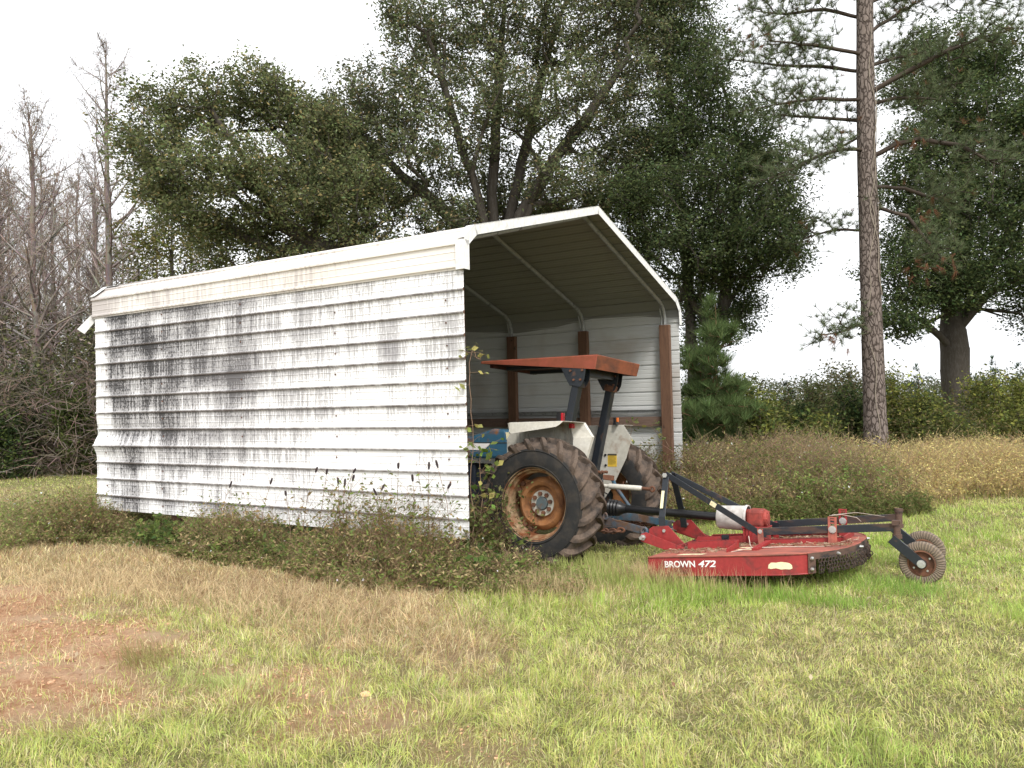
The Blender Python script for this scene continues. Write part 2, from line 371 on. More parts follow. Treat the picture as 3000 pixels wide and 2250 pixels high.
# masks over the ground (world metres)
def seg_d(X, Y, a, b):
    ax, ay = a; bx, by = b; dx, dy = bx-ax, by-ay; t = np.clip(((X-ax)*dx+(Y-ay)*dy)/(dx*dx+dy*dy), 0, 1)
    return np.hypot(X-ax-t*dx, Y-ay-t*dy)
def m_dirt(X, Y):
    n = (fbm(X, Y, 1.1, 1)-.5)*1.3
    d = seg_d(X, Y, (-5.0, 6.7), (-3.15, 5.15))*1.0 + n - .05
    a = 1-sstep(.55, 1.35, d)
    d2 = seg_d(X, Y, (-3.6, 6.35), (-1.9, 5.35)) + n*.8
    a = np.maximum(a, .62*(1-sstep(.0, .45, d2)))
    for (cx, cy_, r, s) in ((-1.4, 4.9, .55, .72), (-1.0, 4.4, .42, .66), (-.2, 3.9, .22, .35), (-1.9, 5.1, .4, .6), (1.9, 3.85, .2, .3), (-1.2, 4.1, .2, .35)):
        a = np.maximum(a, s*(1-sstep(r*.4, r*1.2, np.hypot((X-cx)*.8, Y-cy_)+n*.35)))
    return a
def m_dry(X, Y):
    x, y = yinv(X, Y)
    n = (fbm(X, Y, 1.0, 3)-.5)
    band = sstep(-2.7, -2.1, y+n*1.2)*(1-sstep(.35, 1.2, x+n*1.0+ (y+1.2)*.9))*(1-sstep(-.1, .4, y))*sstep(-7.0, -5.8, x)
    side = .6*sstep(-.2, .3, n+.0)*(X < -4)
    front = .5*(1-sstep(.2, .9, np.abs(x-1.5)+n*.5))*(1-sstep(-.5, .5, np.abs(y-.0)-.4))
    return np.clip(np.maximum(band, np.maximum(side, front)) + .22*sstep(.54, .68, fbm(X, Y, 1.6, 8)), 0, 1)
def m_lush(X, Y):
    return np.clip(sstep(.38, .62, fbm(X, Y, 1.3, 6)) * (.45+.55*sstep(0, 3, X)), 0, 1)
def gz(X, Y):
    z = .035*(fbm(X, Y, 2.5, 2)-.5)+.010*(fbm(X, Y, .35, 4)-.5)
    d = m_dirt(X, Y); z = z+d*(.10*(fbm(X, Y, .45, 5, 4)-.5)+.05*np.abs(fbm(X, Y, .16, 6, 2)-.5))
    z = z + .05*np.exp(-((X-3.2)**2+(Y-7.2)**2)/3.)
    return z
def ground():
    def ax(a, b, st, far, k):
        c = np.arange(a, b+st, st); l = [a]; r = [b+st]; d = st
        while l[-1] > -far: d *= k; l.append(l[-1]-d)
        d = st
        while r[-1] < far+10: d *= k; r.append(r[-1]+d)
        return np.concatenate([l[:0:-1], c, r[1:]])
    xs = ax(-7, 6, .045, 420, 1.22); ys = ax(2.8, 12, .045, 420, 1.22)
    X, Y = np.meshgrid(xs, ys); Z = gz(X, Y)
    V = np.stack([X, Y, Z], -1).reshape(-1, 3); nx, ny = len(xs), len(ys)
    i = np.arange(nx-1)[None]+np.arange(ny-1)[:, None]*nx; F = np.stack([i, i+1, i+1+nx, i+nx], -1).reshape(-1, 4)
    m, nt, bs = newmat('earth_and_thatch')
    a = N(nt, 'ShaderNodeAttribute'); a.attribute_name = 'mask'; sp = N(nt, 'ShaderNodeSeparateXYZ'); nt.links.new(a.outputs['Vector'], sp.inputs[0])
    v = mapped(nt); f1 = noise(nt, v, 9, 8, .7); f2 = noise(nt, v, 70, 6, .7); f3 = noise(nt, v, 1.2, 4)
    soil = mix(nt, ramp(nt, noise(nt, v, 16, 9, .78), [(.36, (0, 0, 0)), (.62, (1, 1, 1))]), (.58, .37, .225), (.33, .16, .085)); soil = mix(nt, ramp(nt, f3, [(.45, (0, 0, 0)), (.65, (.8, .8, .8))]), soil, (.52, .37, .25)); soil = mix(nt, ramp(nt, f2, [(.6, (0, 0, 0)), (.75, (.6, .6, .6))]), soil, (.16, .07, .045))
    lawn = mix(nt, f2, (.26, .26, .10), (.10, .09, .04)); lawn = mix(nt, ramp(nt, f1, [(.5, (0, 0, 0)), (.68, (.7, .7, .7))]), lawn, (.36, .28, .17))
    dry = mix(nt, f2, (.42, .32, .19), (.2, .14, .08)); col = mix(nt, sp.outputs[1], lawn, dry); col = mix(nt, sp.outputs[0], col, soil)
    nt.links.new(col, bs.inputs['Base Color']); bs.inputs['Roughness'].default_value = .95; bs.inputs['Specular IOR Level'].default_value = .1
    bump(nt, bs, mix(nt, .5, noise(nt, v, 16, 9, .78), f2), 1.0, .05)
    o = npmesh('ground', V, [F], m, smooth=True); at_ = o.data.attributes.new('mask', 'FLOAT_VECTOR', 'POINT')
    xx, yy = X.ravel(), Y.ravel(); k = np.zeros((len(xx), 3), np.float32); k[:, 0] = m_dirt(xx, yy); k[:, 1] = m_dry(xx, yy); at_.data.foreach_set('vector', k.ravel())
    setprops(o, kind='structure')
ground()

# ================================================================ the shed
def shed():
    T = thing('carport_shed', 'long white sheet-metal shed with black mould stains and an open end', 'shed', yard(0, 0, 0), (0, 0, -TH))
    S = .2286
    def sheet(path, s_first, ribs_every, x0, x1, nx, side, name, mats, h=.02, warp=None):
        """corrugated sheet extruded along x; path in (y, z); side=+1 outward is left of the path direction"""
        seg = [math.dist(path[i], path[i+1]) for i in range(len(path)-1)]; tot = sum(seg)
        ss = set([0, tot]); acc = 0
        for l in seg: acc += l; ss.add(min(acc, tot))
        k = math.ceil((0-s_first)/ribs_every)-1
        while s_first+k*ribs_every < tot+.1:
            c = s_first+k*ribs_every
            for d in (-.017, -.009, .010, .022, .066, .074, .082, .142, .150, .158):
                if 0 < c+d < tot: ss.add(c+d)
            k += 1
        ss = sorted(ss)
        def off(s):
            r = (s-s_first) % ribs_every; d = min(r, ribs_every-r)
            if r > ribs_every/2: 
                if d < .017: return h*min(1, (.017-d)/.008)
            elif d < .022: return h*min(1, (.022-d)/.012)
            for q in (.074, .150):
                if abs(r-q) < .008: return .004*(1-abs(r-q)/.008)
            return 0
        P = []
        for s in ss:
            a = 0; i = 0
            while i < len(seg)-1 and a+seg[i] < s-1e-9: a += seg[i]; i += 1
            t = (s-a)/seg[i]; p0, p1 = path[i], path[i+1]
            dx, dz = (p1[0]-p0[0])/seg[i], (p1[1]-p0[1])/seg[i]
            n = (-dz*side, dx*side); P.append((p0[0]+dx*seg[i]*t, p0[1]+dz*seg[i]*t, n, off(s)))
        xs = np.linspace(x0, x1, nx+1); V = []; n = len(P)
        for lay in (0, 1):
            for x in xs:
                for (y, z, nn, o_) in P:
                    wy = warp(x, z) if warp else 0
                    q = o_-(.003 if lay else 0); V.append((x, y+nn[0]*q+wy, z+nn[1]*q))
        F = []; fm = []
        B = (nx+1)*n
        for lay in (0, 1):
            for i in range(nx):
                for j in range(n-1):
                    a = lay*B+i*n+j; F.append((a, a+1, a+n+1, a+n)); fm.append(lay)
        for i in range(nx):
            for j in (0, n-1): a = i*n+j; F.append((a, a+n, a+n+B, a+B)); fm.append(0)
        for i in (0, nx):
            for j in range(n-1): a = i*n+j; F.append((a, a+1, a+1+B, a+B)); fm.append(0)
        return npmesh(name, V, [np.array(F)], mats, T, fmat=fm)
    def warp(x, z):
        e = max(0, min(1, (-x-3.5)/2.8))
        b = -.05*e*e*math.exp(-((z-1.27)/.10)**2)+.03*e*math.exp(-((z-1.45)/.12)**2)
        return b + .006*math.sin(x*2.1+z*3)*math.sin(z*1.7) - .02*max(0, 1-z)*(.5+.5*math.sin(x*.9))
    def warp2(x, z): return .008*math.sin(x*1.7+z*2.2)
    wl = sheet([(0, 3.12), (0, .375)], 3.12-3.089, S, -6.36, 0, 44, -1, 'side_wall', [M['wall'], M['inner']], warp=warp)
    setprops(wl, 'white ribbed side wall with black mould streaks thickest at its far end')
    sheet([(6.25, 3.22), (6.25, .3)], 3.22-2.993, S, -6.36, 0, 8, 1, 'side_wall', [M['roofw'] if 'roofw' in M else M['trim'], M['inner']], warp=warp2)
    roofp = [(-.014, 3.055), (-.014, 3.347), (.175, 3.5), (3.13, 4.29), (6.07, 3.375), (6.24, 3.21), (6.265, 2.96)]
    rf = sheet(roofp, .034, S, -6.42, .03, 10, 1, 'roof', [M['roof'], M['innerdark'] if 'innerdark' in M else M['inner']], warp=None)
    # back gable
    b = MB(); b.prism([(.0, .38), (.0, 3.34), (.18, 3.48), (3.13, 4.27), (6.07, 3.36), (6.23, 3.2), (6.23, .35)], lambda a, c, t: (t, a, c), -6.33, -6.32); b.build('back_wall', M['inner'], T)
    # white corner trim following the open gable, and the same at the back
    def trim(xf, s, pts, w=.10, fl=.10):
        m = MB()
        for i in range(len(pts)-1):
            p, q = Vector((0, *pts[i])), Vector((0, *pts[i+1])); d = (q-p).normalized(); nrm = Vector((0, -d.z, d.y))  # outward
            o = nrm*.027
            a = p+o-d*.002; c = q+o+d*.002
            # face plate
            m.add([Vector((xf, *(v.y, v.z))) for v in (a, c, c-nrm*w, a-nrm*w)]+[Vector((xf-.003*s, *(v.y, v.z))) for v in (a, c, c-nrm*w, a-nrm*w)],
                  [(0,1,2,3), (7,6,5,4), (0,4,5,1), (1,5,6,2), (2,6,7,3), (3,7,4,0)])
            a2, c2 = a+nrm*.003, c+nrm*.003
            m.add([Vector((x, v.y, v.z)) for x in (xf+.003*s, xf-fl*s) for v in (a, c, c2, a2)], [(0,1,2,3), (7,6,5,4), (0,4,5,1), (1,5,6,2), (2,6,7,3), (3,7,4,0)])
        return m.build('gable_trim', M['trim'], T)
    trim(.036, 1, roofp)
    trim(-6.43, -1, roofp[1:])
    fl = MB(); A = [(-.22, 3.205), (-.145, 3.225), (-.225, 3.0), (-.30, 2.985)]
    fl.prism([(-.02, 3.10), (.06, 3.05), (-.10, 2.84), (-.19, 2.90)], lambda a, c, t: (t+.25*(a+.02), a, c), -6.45, -6.443)
    setprops(fl.build('loose_trim', M['trim'], T), 'loose end of trim hanging off the back corner')
    # screws
    m = MB()
    for x in (-.22, -1.75, -3.3, -4.85, -6.1):
        for k in range(12):
            if (k*7+int(-x*3)) % 5 == 0: continue
            z = 3.089-.2286*(k+.42); m.tube([(x+.01*math.sin(k*3), -.012+warp(x, z), z), (x, -.002+warp(x, z), z)], .0085, 8)
    setprops(m.build('screw_head', M['rust'], T), kind='stuff')
    # frame: bows of galvanised tube on timber posts
    bow = [(.13, 2.9), (.13, 3.14), (.17, 3.30), (.3, 3.44), (3.13, 4.215), (5.9, 3.33), (6.03, 3.23), (6.1, 3.08), (6.1, 2.9)]
    for k, x in enumerate((-.19, -1.70, -3.19, -4.7, -6.15)):
        m = MB(); pts = [(x, y, z) for y, z in bow]; m.tube(pts, .031, 8); m.tube([(x-.055, y, z) for y, z in (bow[6], bow[7], (6.1, 2.95))], .014, 6)
        m.build('roof_bow', M['galv'], T, smooth=True)
        for yy in (.11, 6.1):
            j = .006*math.sin(k*4+yy); m = MB(); top = 2.96 if yy > 1 else 2.9
            m.mm((x-.09, yy-.045+j, -.05), (x+.085, yy+.05+j, top)); m.build('timber_post', M['timber'], T, bevel=.006)
    m = MB(); m.mm((-6.2, 6.155, 1.275), (-.29, 6.195, 1.435)); m.mm((-6.2, .06, .42), (-.2, .1, .56)); m.build('girt_board', M['board'], T, bevel=.004)
    m = MB(); m.mm((-6.2, 6.17, 1.49), (-.28, 6.205, 1.55)); m.mm((-6.2, 6.15, 1.545), (-.28, 6.17, 1.552)); m.build('base_rail', M['galv'], T)
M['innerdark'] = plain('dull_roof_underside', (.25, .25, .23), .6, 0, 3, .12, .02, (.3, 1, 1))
shed()

# ================================================================ the tractor
def bolt(m, c, r, axis, l=.012, n=6): 
    c = Vector(c); a = Vector(axis)*l; m.tube([c-a*.3, c+a], r, n)
def wheel(T, yc, out, name='rear_wheel'):
    """out=-1: outer face towards -y"""
    W = bpy.data.objects.new(name, None); COL.objects.link(W); W.parent = T; W.location = (.032, yc, .63)
    W['label'] = 'near rear wheel with brown-dusted lugs and rusted cream rim' if out < 0 else 'far rear wheel behind the white fender'
    s = out
    # carcass profile from outer bead over the tread to the inner bead
    pr = [(s*.165, .362), (s*.186, .375), (s*.196, .41), (s*.2, .46), (s*.198, .52), (s*.19, .565), (s*.178, .595), (s*.15, .618), (s*.09, .632), (0, .637), (-s*.09, .632), (-s*.15, .618), (-s*.178, .595), (-s*.19, .565), (-s*.198, .52), (-s*.2, .46), (-s*.196, .41), (-s*.186, .375), (-s*.165, .362)]
    m = MB(); m.lathe(pr, n=72); me = []
    q = len(pr)-1
    for k in range(72):
        for i in range(q): me.append(1 if 5 <= i < q-5 else 0)
    m.m = me
    # raised rings on the sidewall
    m.cm = 0
    for rr in (.395, .545): m.lathe([(s*.199, rr-.006), (s*.204, rr), (s*.199, rr+.006)], n=72)
    ty = m.build('tyre', [M['rubber'], M['lug']], W, smooth=True)
    m = MB(); NL = 20
    def sec(t, side, ang):
        # t 0..1 from just over the centre line to low on the shoulder
        key = [(-.03, .634), (.05, .634), (.10, .629), (.15, .616), (.178, .594), (.190, .562), (.195, .545)]
        f = t*(len(key)-1); i = min(int(f), len(key)-2); f -= i
        y = key[i][0]*(1-f)+key[i+1][0]*f; r = key[i][1]*(1-f)+key[i+1][1]*f
        return y*side, r
    for side in (1, -1):
        for k in range(NL):
            a0 = 2*math.pi*(k+(.5 if side > 0 else 0))/NL; vs = []; st = 10
            for i in range(st+1):
                t = i/st; y, r = sec(t, side, a0); a = a0+.33*(1-t)**1.15
                h = (.052 if t < .8 else .052*(1-(t-.8)/.2*.85)); wd = .025+.018*t
                outw = Vector((0, side*(0 if t < .5 else (t-.5)*1.9), 1)).normalized()
                for (da, hh) in ((-wd*1.25, -.004), (-wd*.62, h), (wd*.62, h), (wd*1.25, -.004)):
                    yy = y+outw.y*hh; rr = r+outw.z*hh; aa = a+da/.64
                    vs.append((rr*math.cos(aa), yy, rr*math.sin(aa)))
            fs = []
            for i in range(st):
                for j in range(3): fs.append((i*4+j, i*4+j+1, i*4+j+5, i*4+j+4))
            fs.append((0, 1, 2, 3)); fs.append((st*4+3, st*4+2, st*4+1, st*4)); m.add(vs, fs)
    lg = m.build('tread_lugs', M['lug'], W, bevel=.003)
    # rim: deep-dished drop-centre shell
    m = MB(); m.lathe([(s*.182, .392), (s*.188, .385), (s*.184, .372), (s*.168, .365), (s*.15, .36), (s*.145, .348), (s*.10, .344), (s*.085, .322), (s*.04, .316), (s*.0, .318), (-s*.03, .338), (-s*.13, .345), (-s*.17, .36), (-s*.185, .388),
        (-s*.178, .392), (-s*.16, .372), (-s*.12, .352), (-s*.03, .344), (0, .326), (s*.06, .325), (s*.09, .33), (s*.11, .352), (s*.16, .37)], n=64, close=True)
    rm = m.build('rim', M['rim'], W, smooth=True)
    # disc
    m = MB(); c0 = s*-.03
    m.lathe([(c0+s*.01, .075), (c0+s*.012, .135), (c0-s*.004, .15), (c0-s*.006, .165), (c0+s*.05, .19), (c0+s*.062, .225), (c0+s*.045, .255), (c0+s*.01, .275), (c0-s*.012, .275), (c0-s*.012, .075)], n=48, close=True)
    for k in range(4):
        a = math.pi*.25+k*math.pi/2+.2; R4 = Matrix.Rotation(-a, 3, 'Y')
        m.prism([(.255, -.11), (.325, -.075), (.325, .075), (.255, .11)], lambda p, q_, t: tuple(R4 @ Vector((p, t, q_))), c0-s*.008, c0+s*.012)
    dk = m.build('wheel_disc', M['rimrust'], W, smooth=True)
    for k in range(4):
        a = math.pi*.25+k*math.pi/2+.2
        for d in (-.13, .13):
            m = MB(); p = (.300*math.cos(a+d), c0+s*.012, .300*math.sin(a+d)); bolt(m, p, .026, (0, s, 0), .035, 6); m.build('clamp_bolt', M['rust'], dk)
    m = MB(); m.lathe([(c0+s*.016, .135), (c0+s*.022, .13), (c0+s*.02, .07), (c0+s*.0, .07)], n=36); m.build('bolt_ring', M['fenderinner'], dk, smooth=True)
    for k in range(8):
        m = MB(); a = 2*math.pi*k/8+.2; bolt(m, (.1*math.cos(a), c0+s*.022, .1*math.sin(a)), .024, (0, s, 0), .02, 6); m.build('lug_nut', M['rust'], dk)
    m = MB(); m.lathe([(c0, .066), (c0+s*.034, .066), (c0+s*.04, .06), (c0+s*.04, .0)], n=32); m.build('hub', M['hubblue'], dk, smooth=True)
    for k in range(3): pass
    return W
def tractor():
    T = thing('farm_tractor', 'old blue and white farm tractor with rusty red canopy, parked inside the white shed', 'tractor', yard(.395, 1.5, -.01), (-.06, 0, -TH))
    wheel(T, -.83, -1); wheel(T, .83, 1)
    # axle housing, transmission, engine
    m = MB(); m.tube([(0, -.68, .64), (0, -.3, .64), (0, -.26, .64)], [.085, .1, .17], 20); m.tube([(0, .68, .64), (0, .3, .64), (0, .26, .64)], [.085, .1, .17], 20)
    m.mm((-.45, -.25, .42), (.24, .25, .86)); m.mm((-1.25, -.17, .45), (-.44, .17, .95)); m.mm((.23, -.17, .5), (.29, .17, .74)); m.tube([(.28, 0, .52), (.36, 0, .52)], .06, 14)
    m.build('axle_housing', M['darkblue'], T, bevel=.03)
    m = MB(); m.mm((-2.55, -.2, .5), (-1.24, .2, 1.0)); m.mm((-2.8, -.16, .55), (-2.54, .16, .72)); m.tube([(-1.6, -.26, .9), (-1.6, -.26, .65)], .06, 14); m.build('engine', M['darkblue'], T, bevel=.02)
    # hood
    def side(pts, y0, y1, name, mat, par=T, bev=.012): 
        q = MB(); q.prism(pts, lambda a, b, t: (a, t, b), y0, y1); return q.build(name, mat, par, bevel=bev)
    hood = side([(-.72, 1.07), (-.72, 1.25), (-.76, 1.40), (-.93, 1.42), (-1.25, 1.33), (-2.75, 1.27), (-2.86, 1.18), (-2.86, 1.05), (-1.6, 1.07)], -.28, .28, 'hood', M['blue'], bev=.03)
    q = MB(); q.mm((-2.7, -.285, 1.168), (-1.02, -.281, 1.245)); 
    q.v[-8:] = q.v[-8:]
    for i, v in enumerate(q.v):
        if v[0] > -1.1: q.v[i] = (v[0]+(.05 if v[2] > 1.2 else -.03), v[1], v[2])
    st = q.build('side_stripe', M['text'], hood)
    q = MB(); q.mm((-2.7, -.2835, 1.248), (-.74, -.2805, 1.258)); q.build('trim_line', M['ink'], hood)
    cu = bpy.data.curves.new('num', 'FONT'); cu.body = '2'; cu.size = .1; cu.extrude = .001; cu.offset = .003
    to = bpy.data.objects.new('tmp', cu); COL.objects.link(to); bpy.context.view_layer.update(); me = bpy.data.meshes.new_from_object(to); bpy.data.objects.remove(to)
    n = bpy.data.objects.new('model_number', me); COL.objects.link(n); me.materials.append(M['ink']); n.parent = hood; n.location = (-1.46, -.289, 1.17); n.rotation_euler = (math.pi/2, 0, 0)
    side([(-.68, 1.06), (-.68, 1.22), (-.73, 1.38), (-.60, 1.38), (-.56, 1.2), (-.52, .95), (-.62, .95)], -.26, .26, 'dash_cowl', M['plastic'])
    q = MB(); q.prism([(-.745, 1.29), (-.76, 1.375), (-.72, 1.375), (-.66, 1.30)], lambda a, b, t: (a, t, b), -.284, -.281); q.build('gauge_window', M['cream'], T)
    q = MB(); q.torus((-.42, 0, 1.34), .19, .012, Matrix.Rotation(.5, 3, 'Y'), 28, 6); q.tube([(-.42, 0, 1.34), (-.62, 0, 1.18)], .014, 8)
    for a in (0, 2.1, 4.2): q.tube([(-.42, 0, 1.34), Vector((-.42, 0, 1.34))+Matrix.Rotation(.5, 3, 'Y') @ Vector((.19*math.cos(a), .19*math.sin(a), 0))], .008, 6)
    q.build('steering_wheel', M['plastic'], T, smooth=True)
    q = MB(); q.mm((-.45, -.2, .98), (-.10, .2, 1.05)); q.mm((-.14, -.2, 1.03), (-.08, .2, 1.30)); q.build('seat', M['plastic'], T, bevel=.035)
    # front axle and wheels (inside the shed)
    q = MB(); q.mm((-2.42, -.6, .42), (-2.32, .6, .5)); q.build('front_axle', M['darkblue'], T, bevel=.01)
    for sy in (-.72, .72):
        q = MB(); q.lathe([(-.08, .2), (-.1, .25), (-.1, .33), (-.08, .375), (-.04, .39), (.04, .39), (.08, .375), (.1, .33), (.1, .25), (.08, .2)], (-2.37, sy, .38), n=40); fw = q.build('front_wheel', M['rubber'], T, smooth=True)
        q = MB(); q.lathe([(-.08, .205), (-.03, .19), (-.02, .08), (-.05, .07), (-.05, 0)], (-2.37, sy, .38), n=32); q.lathe([(.08, .205), (.03, .19), (.02, .0)], (-2.37, sy, .38), n=32); q.build('rim', M['rim'], fw, smooth=True)
    # fenders: pressed upright plate, flat top with a lip, angled rear panel
    out = [(-.60, .62), (-.60, 1.30), (-.50, 1.435), (-.3, 1.46), (.37, 1.47), (.475, 1.315), (.40, 1.08), (.235, .76), (.12, .60)]
    for s in (-1, 1):
        y0 = s*.505 if s < 0 else .50
        P = MB(); P.prism(out, lambda a, b, t: (a, t, b), y0-.003, y0+.003)
        fe = P.build('fender', M['fenderinner'], T, bevel=.002)
        fe['label'] = 'near white fender, chipped and rusty along its edge' if s < 0 else 'far white fender with a yellow warning label'
        # pressed ribs on the near plate
        if s < 0:
            P = MB()
            for (x, w, zt) in ((-.44, .022, 1.4), (-.34, .02, 1.42), (-.02, .028, 1.45), (.09, .028, 1.455), (.16, .012, 1.455)):
                P.prism([(x-w, .7), (x-w*.55, .7), (x-w*.55, zt), (x-w, zt)], lambda a, b, t: (a, t, b), y0-.018, y0-.003)
                P.prism([(x+w*.55, .7), (x+w, .7), (x+w, zt), (x+w*.55, zt)], lambda a, b, t: (a, t, b), y0-.018, y0-.003)
                P.mm((x-w*.55, y0-.022, .7), (x+w*.55, y0-.016, zt))
            P.build('pressed_rib', M['fenderinner'], fe, bevel=.004)
            # rear panel bent outwards a little, cleaner and brighter
            P = MB(); P.add([(.22, y0-.06, 1.462), (.365, y0-.052, 1.468), (.47, y0-.04, 1.315), (.27, y0-.07, 1.31)], [(0, 1, 2, 3)])
            P.add([(.27, y0-.07, 1.31), (.47, y0-.04, 1.315), (.395, y0-.04, 1.08), (.33, y0-.045, .95), (.24, y0-.06, 1.0)], [(0, 1, 2, 3, 4)])
            P.add([(.22, y0-.06, 1.462), (.27, y0-.07, 1.31), (.24, y0-.06, 1.0), (.21, y0-.004, 1.0), (.19, y0-.004, 1.46)], [(0, 1, 4), (1, 2, 3, 4)])
            P.add([(.365, y0-.052, 1.468), (.37, y0, 1.47), (.475, y0, 1.315), (.47, y0-.04, 1.315)], [(0, 1, 2, 3)])
            P.add([(.47, y0-.04, 1.315), (.475, y0, 1.315), (.40, y0, 1.08), (.395, y0-.04, 1.08)], [(0, 1, 2, 3)])
            r = P.build('rear_panel', M['tractorwhite'], fe); sm = r.modifiers.new('s', 'SOLIDIFY'); sm.thickness = .003
        # flat top and lip
        yo = s*.90
        P = MB(); a, b = (y0, yo)
        top = [(-.36, a, 1.462), (.37, a, 1.472), (.385, a+s*.06, 1.472), (.32, yo, 1.478), (-.31, yo, 1.468), (-.36, yo-s*.04, 1.466)]
        P.add(top+[(x, y, z-.004) for x, y, z in top], [(0, 1, 2, 3, 4, 5), (11, 10, 9, 8, 7, 6)]+[(i, i+6, (i+1) % 6+6, (i+1) % 6) for i in range(6)])
        tp = P.build('top_plate', M['tractorwhite'], fe, bevel=.0015)
        P = MB(); P.prism([(-.325, 1.466), (-.33, 1.37), (-.315, 1.352), (-.29, 1.35), (.235, 1.418), (.275, 1.44), (.32, 1.476)], lambda a_, b_, t: (a_, t, b_), yo, yo+s*.004)
        P.build('lip', M['tractorwhite'], fe, bevel=.0015)
        P = MB(); P.add([(-.36, a+s*.02, 1.462), (-.36, yo-s*.02, 1.462), (-.35, yo-s*.02, 1.40), (-.35, a+s*.02, 1.40)], [(0, 1, 2, 3)]); P.build('front_lip', M['fenderinner'], fe)
    # decals and lamps
    P = MB(); P.mm((.17, .494, .985), (.285, .4975, 1.135)); lb = P.build('warning_label', M['yellow'], T)
    P = MB(); P.mm((.17, .491, 1.115), (.285, .4935, 1.135))
    for k in range(7): P.mm((.18, .491, 1.10-k*.014), (.18+(.095 if k % 3 else .08), .4935, 1.1025-k*.014))
    P.build('label_print', M['ink'], lb)
    for (x, z) in ((.14, 1.12), (.145, 1.0)): P = MB(); P.tube([(x, .498, z), (x, .485, z)], .014, 10); P.build('fender_bolt', M['plastic'], T)
    P = MB(); P.mm((.0, -.46, 1.475), (.05, -.39, 1.585)); lh = P.build('tail_lamp', M['plastic'], T, bevel=.006)
    P = MB(); P.mm((.051, -.455, 1.48), (.072, -.395, 1.58)); P.build('lens', M['redlens'], lh, bevel=.005)
    P = MB(); P.mm((.235, -.62, 1.41), (.275, -.52, 1.46)); P.build('reflector', M['redlens'], T, bevel=.004)
    P = MB(); P.mm((.27, .42, 1.47), (.31, .5, 1.50)); P.mm((.265, .44, 1.5), (.30, .49, 1.56)); lo = P.build('tail_lamp', M['plastic'], T, bevel=.005)
    P = MB(); P.mm((.301, .445, 1.505), (.32, .485, 1.555)); P.build('lens', M['orangelens'], lo, bevel=.004)
    # roll bar
    def bx(z): return .035+.215*(z-.95)
    for y in (-.42, .43):
        P = MB(); P.bar((bx(.72), y, .72), (bx(2.02), y, 2.02), .105, .085, up=(1, 0, 0)); po = P.build('roll_bar_post', M['blackpaint'], T, bevel=.008)
        P = MB(); P.bar((bx(1.86)+.005, y, 1.86), (bx(1.93)+.005, y, 1.93), .135, .115, up=(1, 0, 0)); P.build('clamp', M['rust'] if y > 0 else M['blackpaint'], po, bevel=.006)
        P = MB(); P.prism([(bx(1.86)-.06, 1.87), (bx(1.9)+.07, 1.86), (bx(2.)+.085, 1.93), (bx(2.05)+.1, 2.10), (bx(2.05)-.22, 2.10), (bx(1.95)-.13, 1.96)], lambda a, b, t: (a, t, b), y-.065, y-.055)
        P.prism([(bx(1.86)-.06, 1.87), (bx(1.9)+.07, 1.86), (bx(2.)+.085, 1.93), (bx(2.05)+.1, 2.10), (bx(2.05)-.22, 2.10), (bx(1.95)-.13, 1.96)], lambda a, b, t: (a, t, b), y+.055, y+.065)
        P.build('gusset', M['blackpaint'], po, bevel=.002)
        for (dx, z) in ((-.02, 1.93), (.06, 1.93), (.06, 2.03), (-.08, 2.03)): P = MB(); P.tube([(bx(z)+dx, y-.06, z), (bx(z)+dx, y-.085, z)], .013, 6); P.build('bolt', M['rust'], po)
        P = MB(); P.mm((-.02, y-.09, .66), (.12, y+.09, .72)); P.build('base_bracket', M['rust'], po, bevel=.005)
    P = MB(); P.mm((bx(2.03)-.04, -.47, 1.98), (bx(2.03)+.05, .48, 2.07)); P.mm((-.75, -.3, 2.09), (.42, -.24, 2.13)); P.mm((-.75, .24, 2.09), (.42, .3, 2.13)); P.build('roll_bar_crosspiece', M['blackpaint'], T, bevel=.006)
    # canopy: shallow tray deepening to the rear
    x0, x1, ya, yb = -.975, .515, -.50, .66
    zt = 2.19
    P = MB()
    top = [(x0, ya, zt), (x1, ya, zt), (x1, yb, zt), (x0, yb, zt)]
    bot = [(x0, ya+.004, zt-.028), (x1-.035, ya+.012, zt-.155), (x1-.035, yb-.012, zt-.145), (x0, yb-.004, zt-.028)]
    P.add(top+bot, [(0, 3, 2, 1), (0, 1, 5, 4), (1, 2, 6, 5), (2, 3, 7, 6), (3, 0, 4, 7)])
    ins = [(x0+.12, ya+.1, zt-.035), (x1-.12, ya+.1, zt-.05), (x1-.12, yb-.1, zt-.05), (x0+.12, yb-.1, zt-.035)]
    P.add(bot+ins, [(0, 1, 5, 4), (1, 2, 6, 5), (2, 3, 7, 6), (3, 0, 4, 7), (4, 5, 6, 7)])
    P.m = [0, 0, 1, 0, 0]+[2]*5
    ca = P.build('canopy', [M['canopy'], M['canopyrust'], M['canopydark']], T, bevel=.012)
    P = MB(); P.mm((x0+.08, ya+.08, zt-.075), (x0+.13, yb-.08, zt-.04)); P.mm((x1-.2, ya+.05, zt-.12), (x1-.15, yb-.05, zt-.06)); P.build('canopy_rail', M['canopydark'], ca)
    # three-point linkage
    P = MB(); P.tube([(.215, .0, .792), (.30, 0, .79), (.42, 0, .785)], [.016, .022, .018], 10); P.torus((.20, 0, .792), .022, .012, Matrix.Rotation(math.pi/2, 3, 'X'))
    P.tube([(.40, 0, .785), (.42, 0, .785), (.78, 0, .775), (.80, 0, .775)], [.02, .03, .028, .02], 14); tl = P.build('top_link', M['tractorwhite'], T, smooth=True)
    P = MB(); P.tube([(.79, 0, .775), (.90, 0, .77)], .019, 10); P.torus((.915, 0, .77), .024, .013, Matrix.Rotation(math.pi/2, 3, 'X')); P.build('threaded_end', M['rust'], tl, smooth=True); P = MB(); P.tube([(.58, 0, .79), (.58, 0, .84)], .006, 6); P.build('lock_handle', M['rust'], tl)
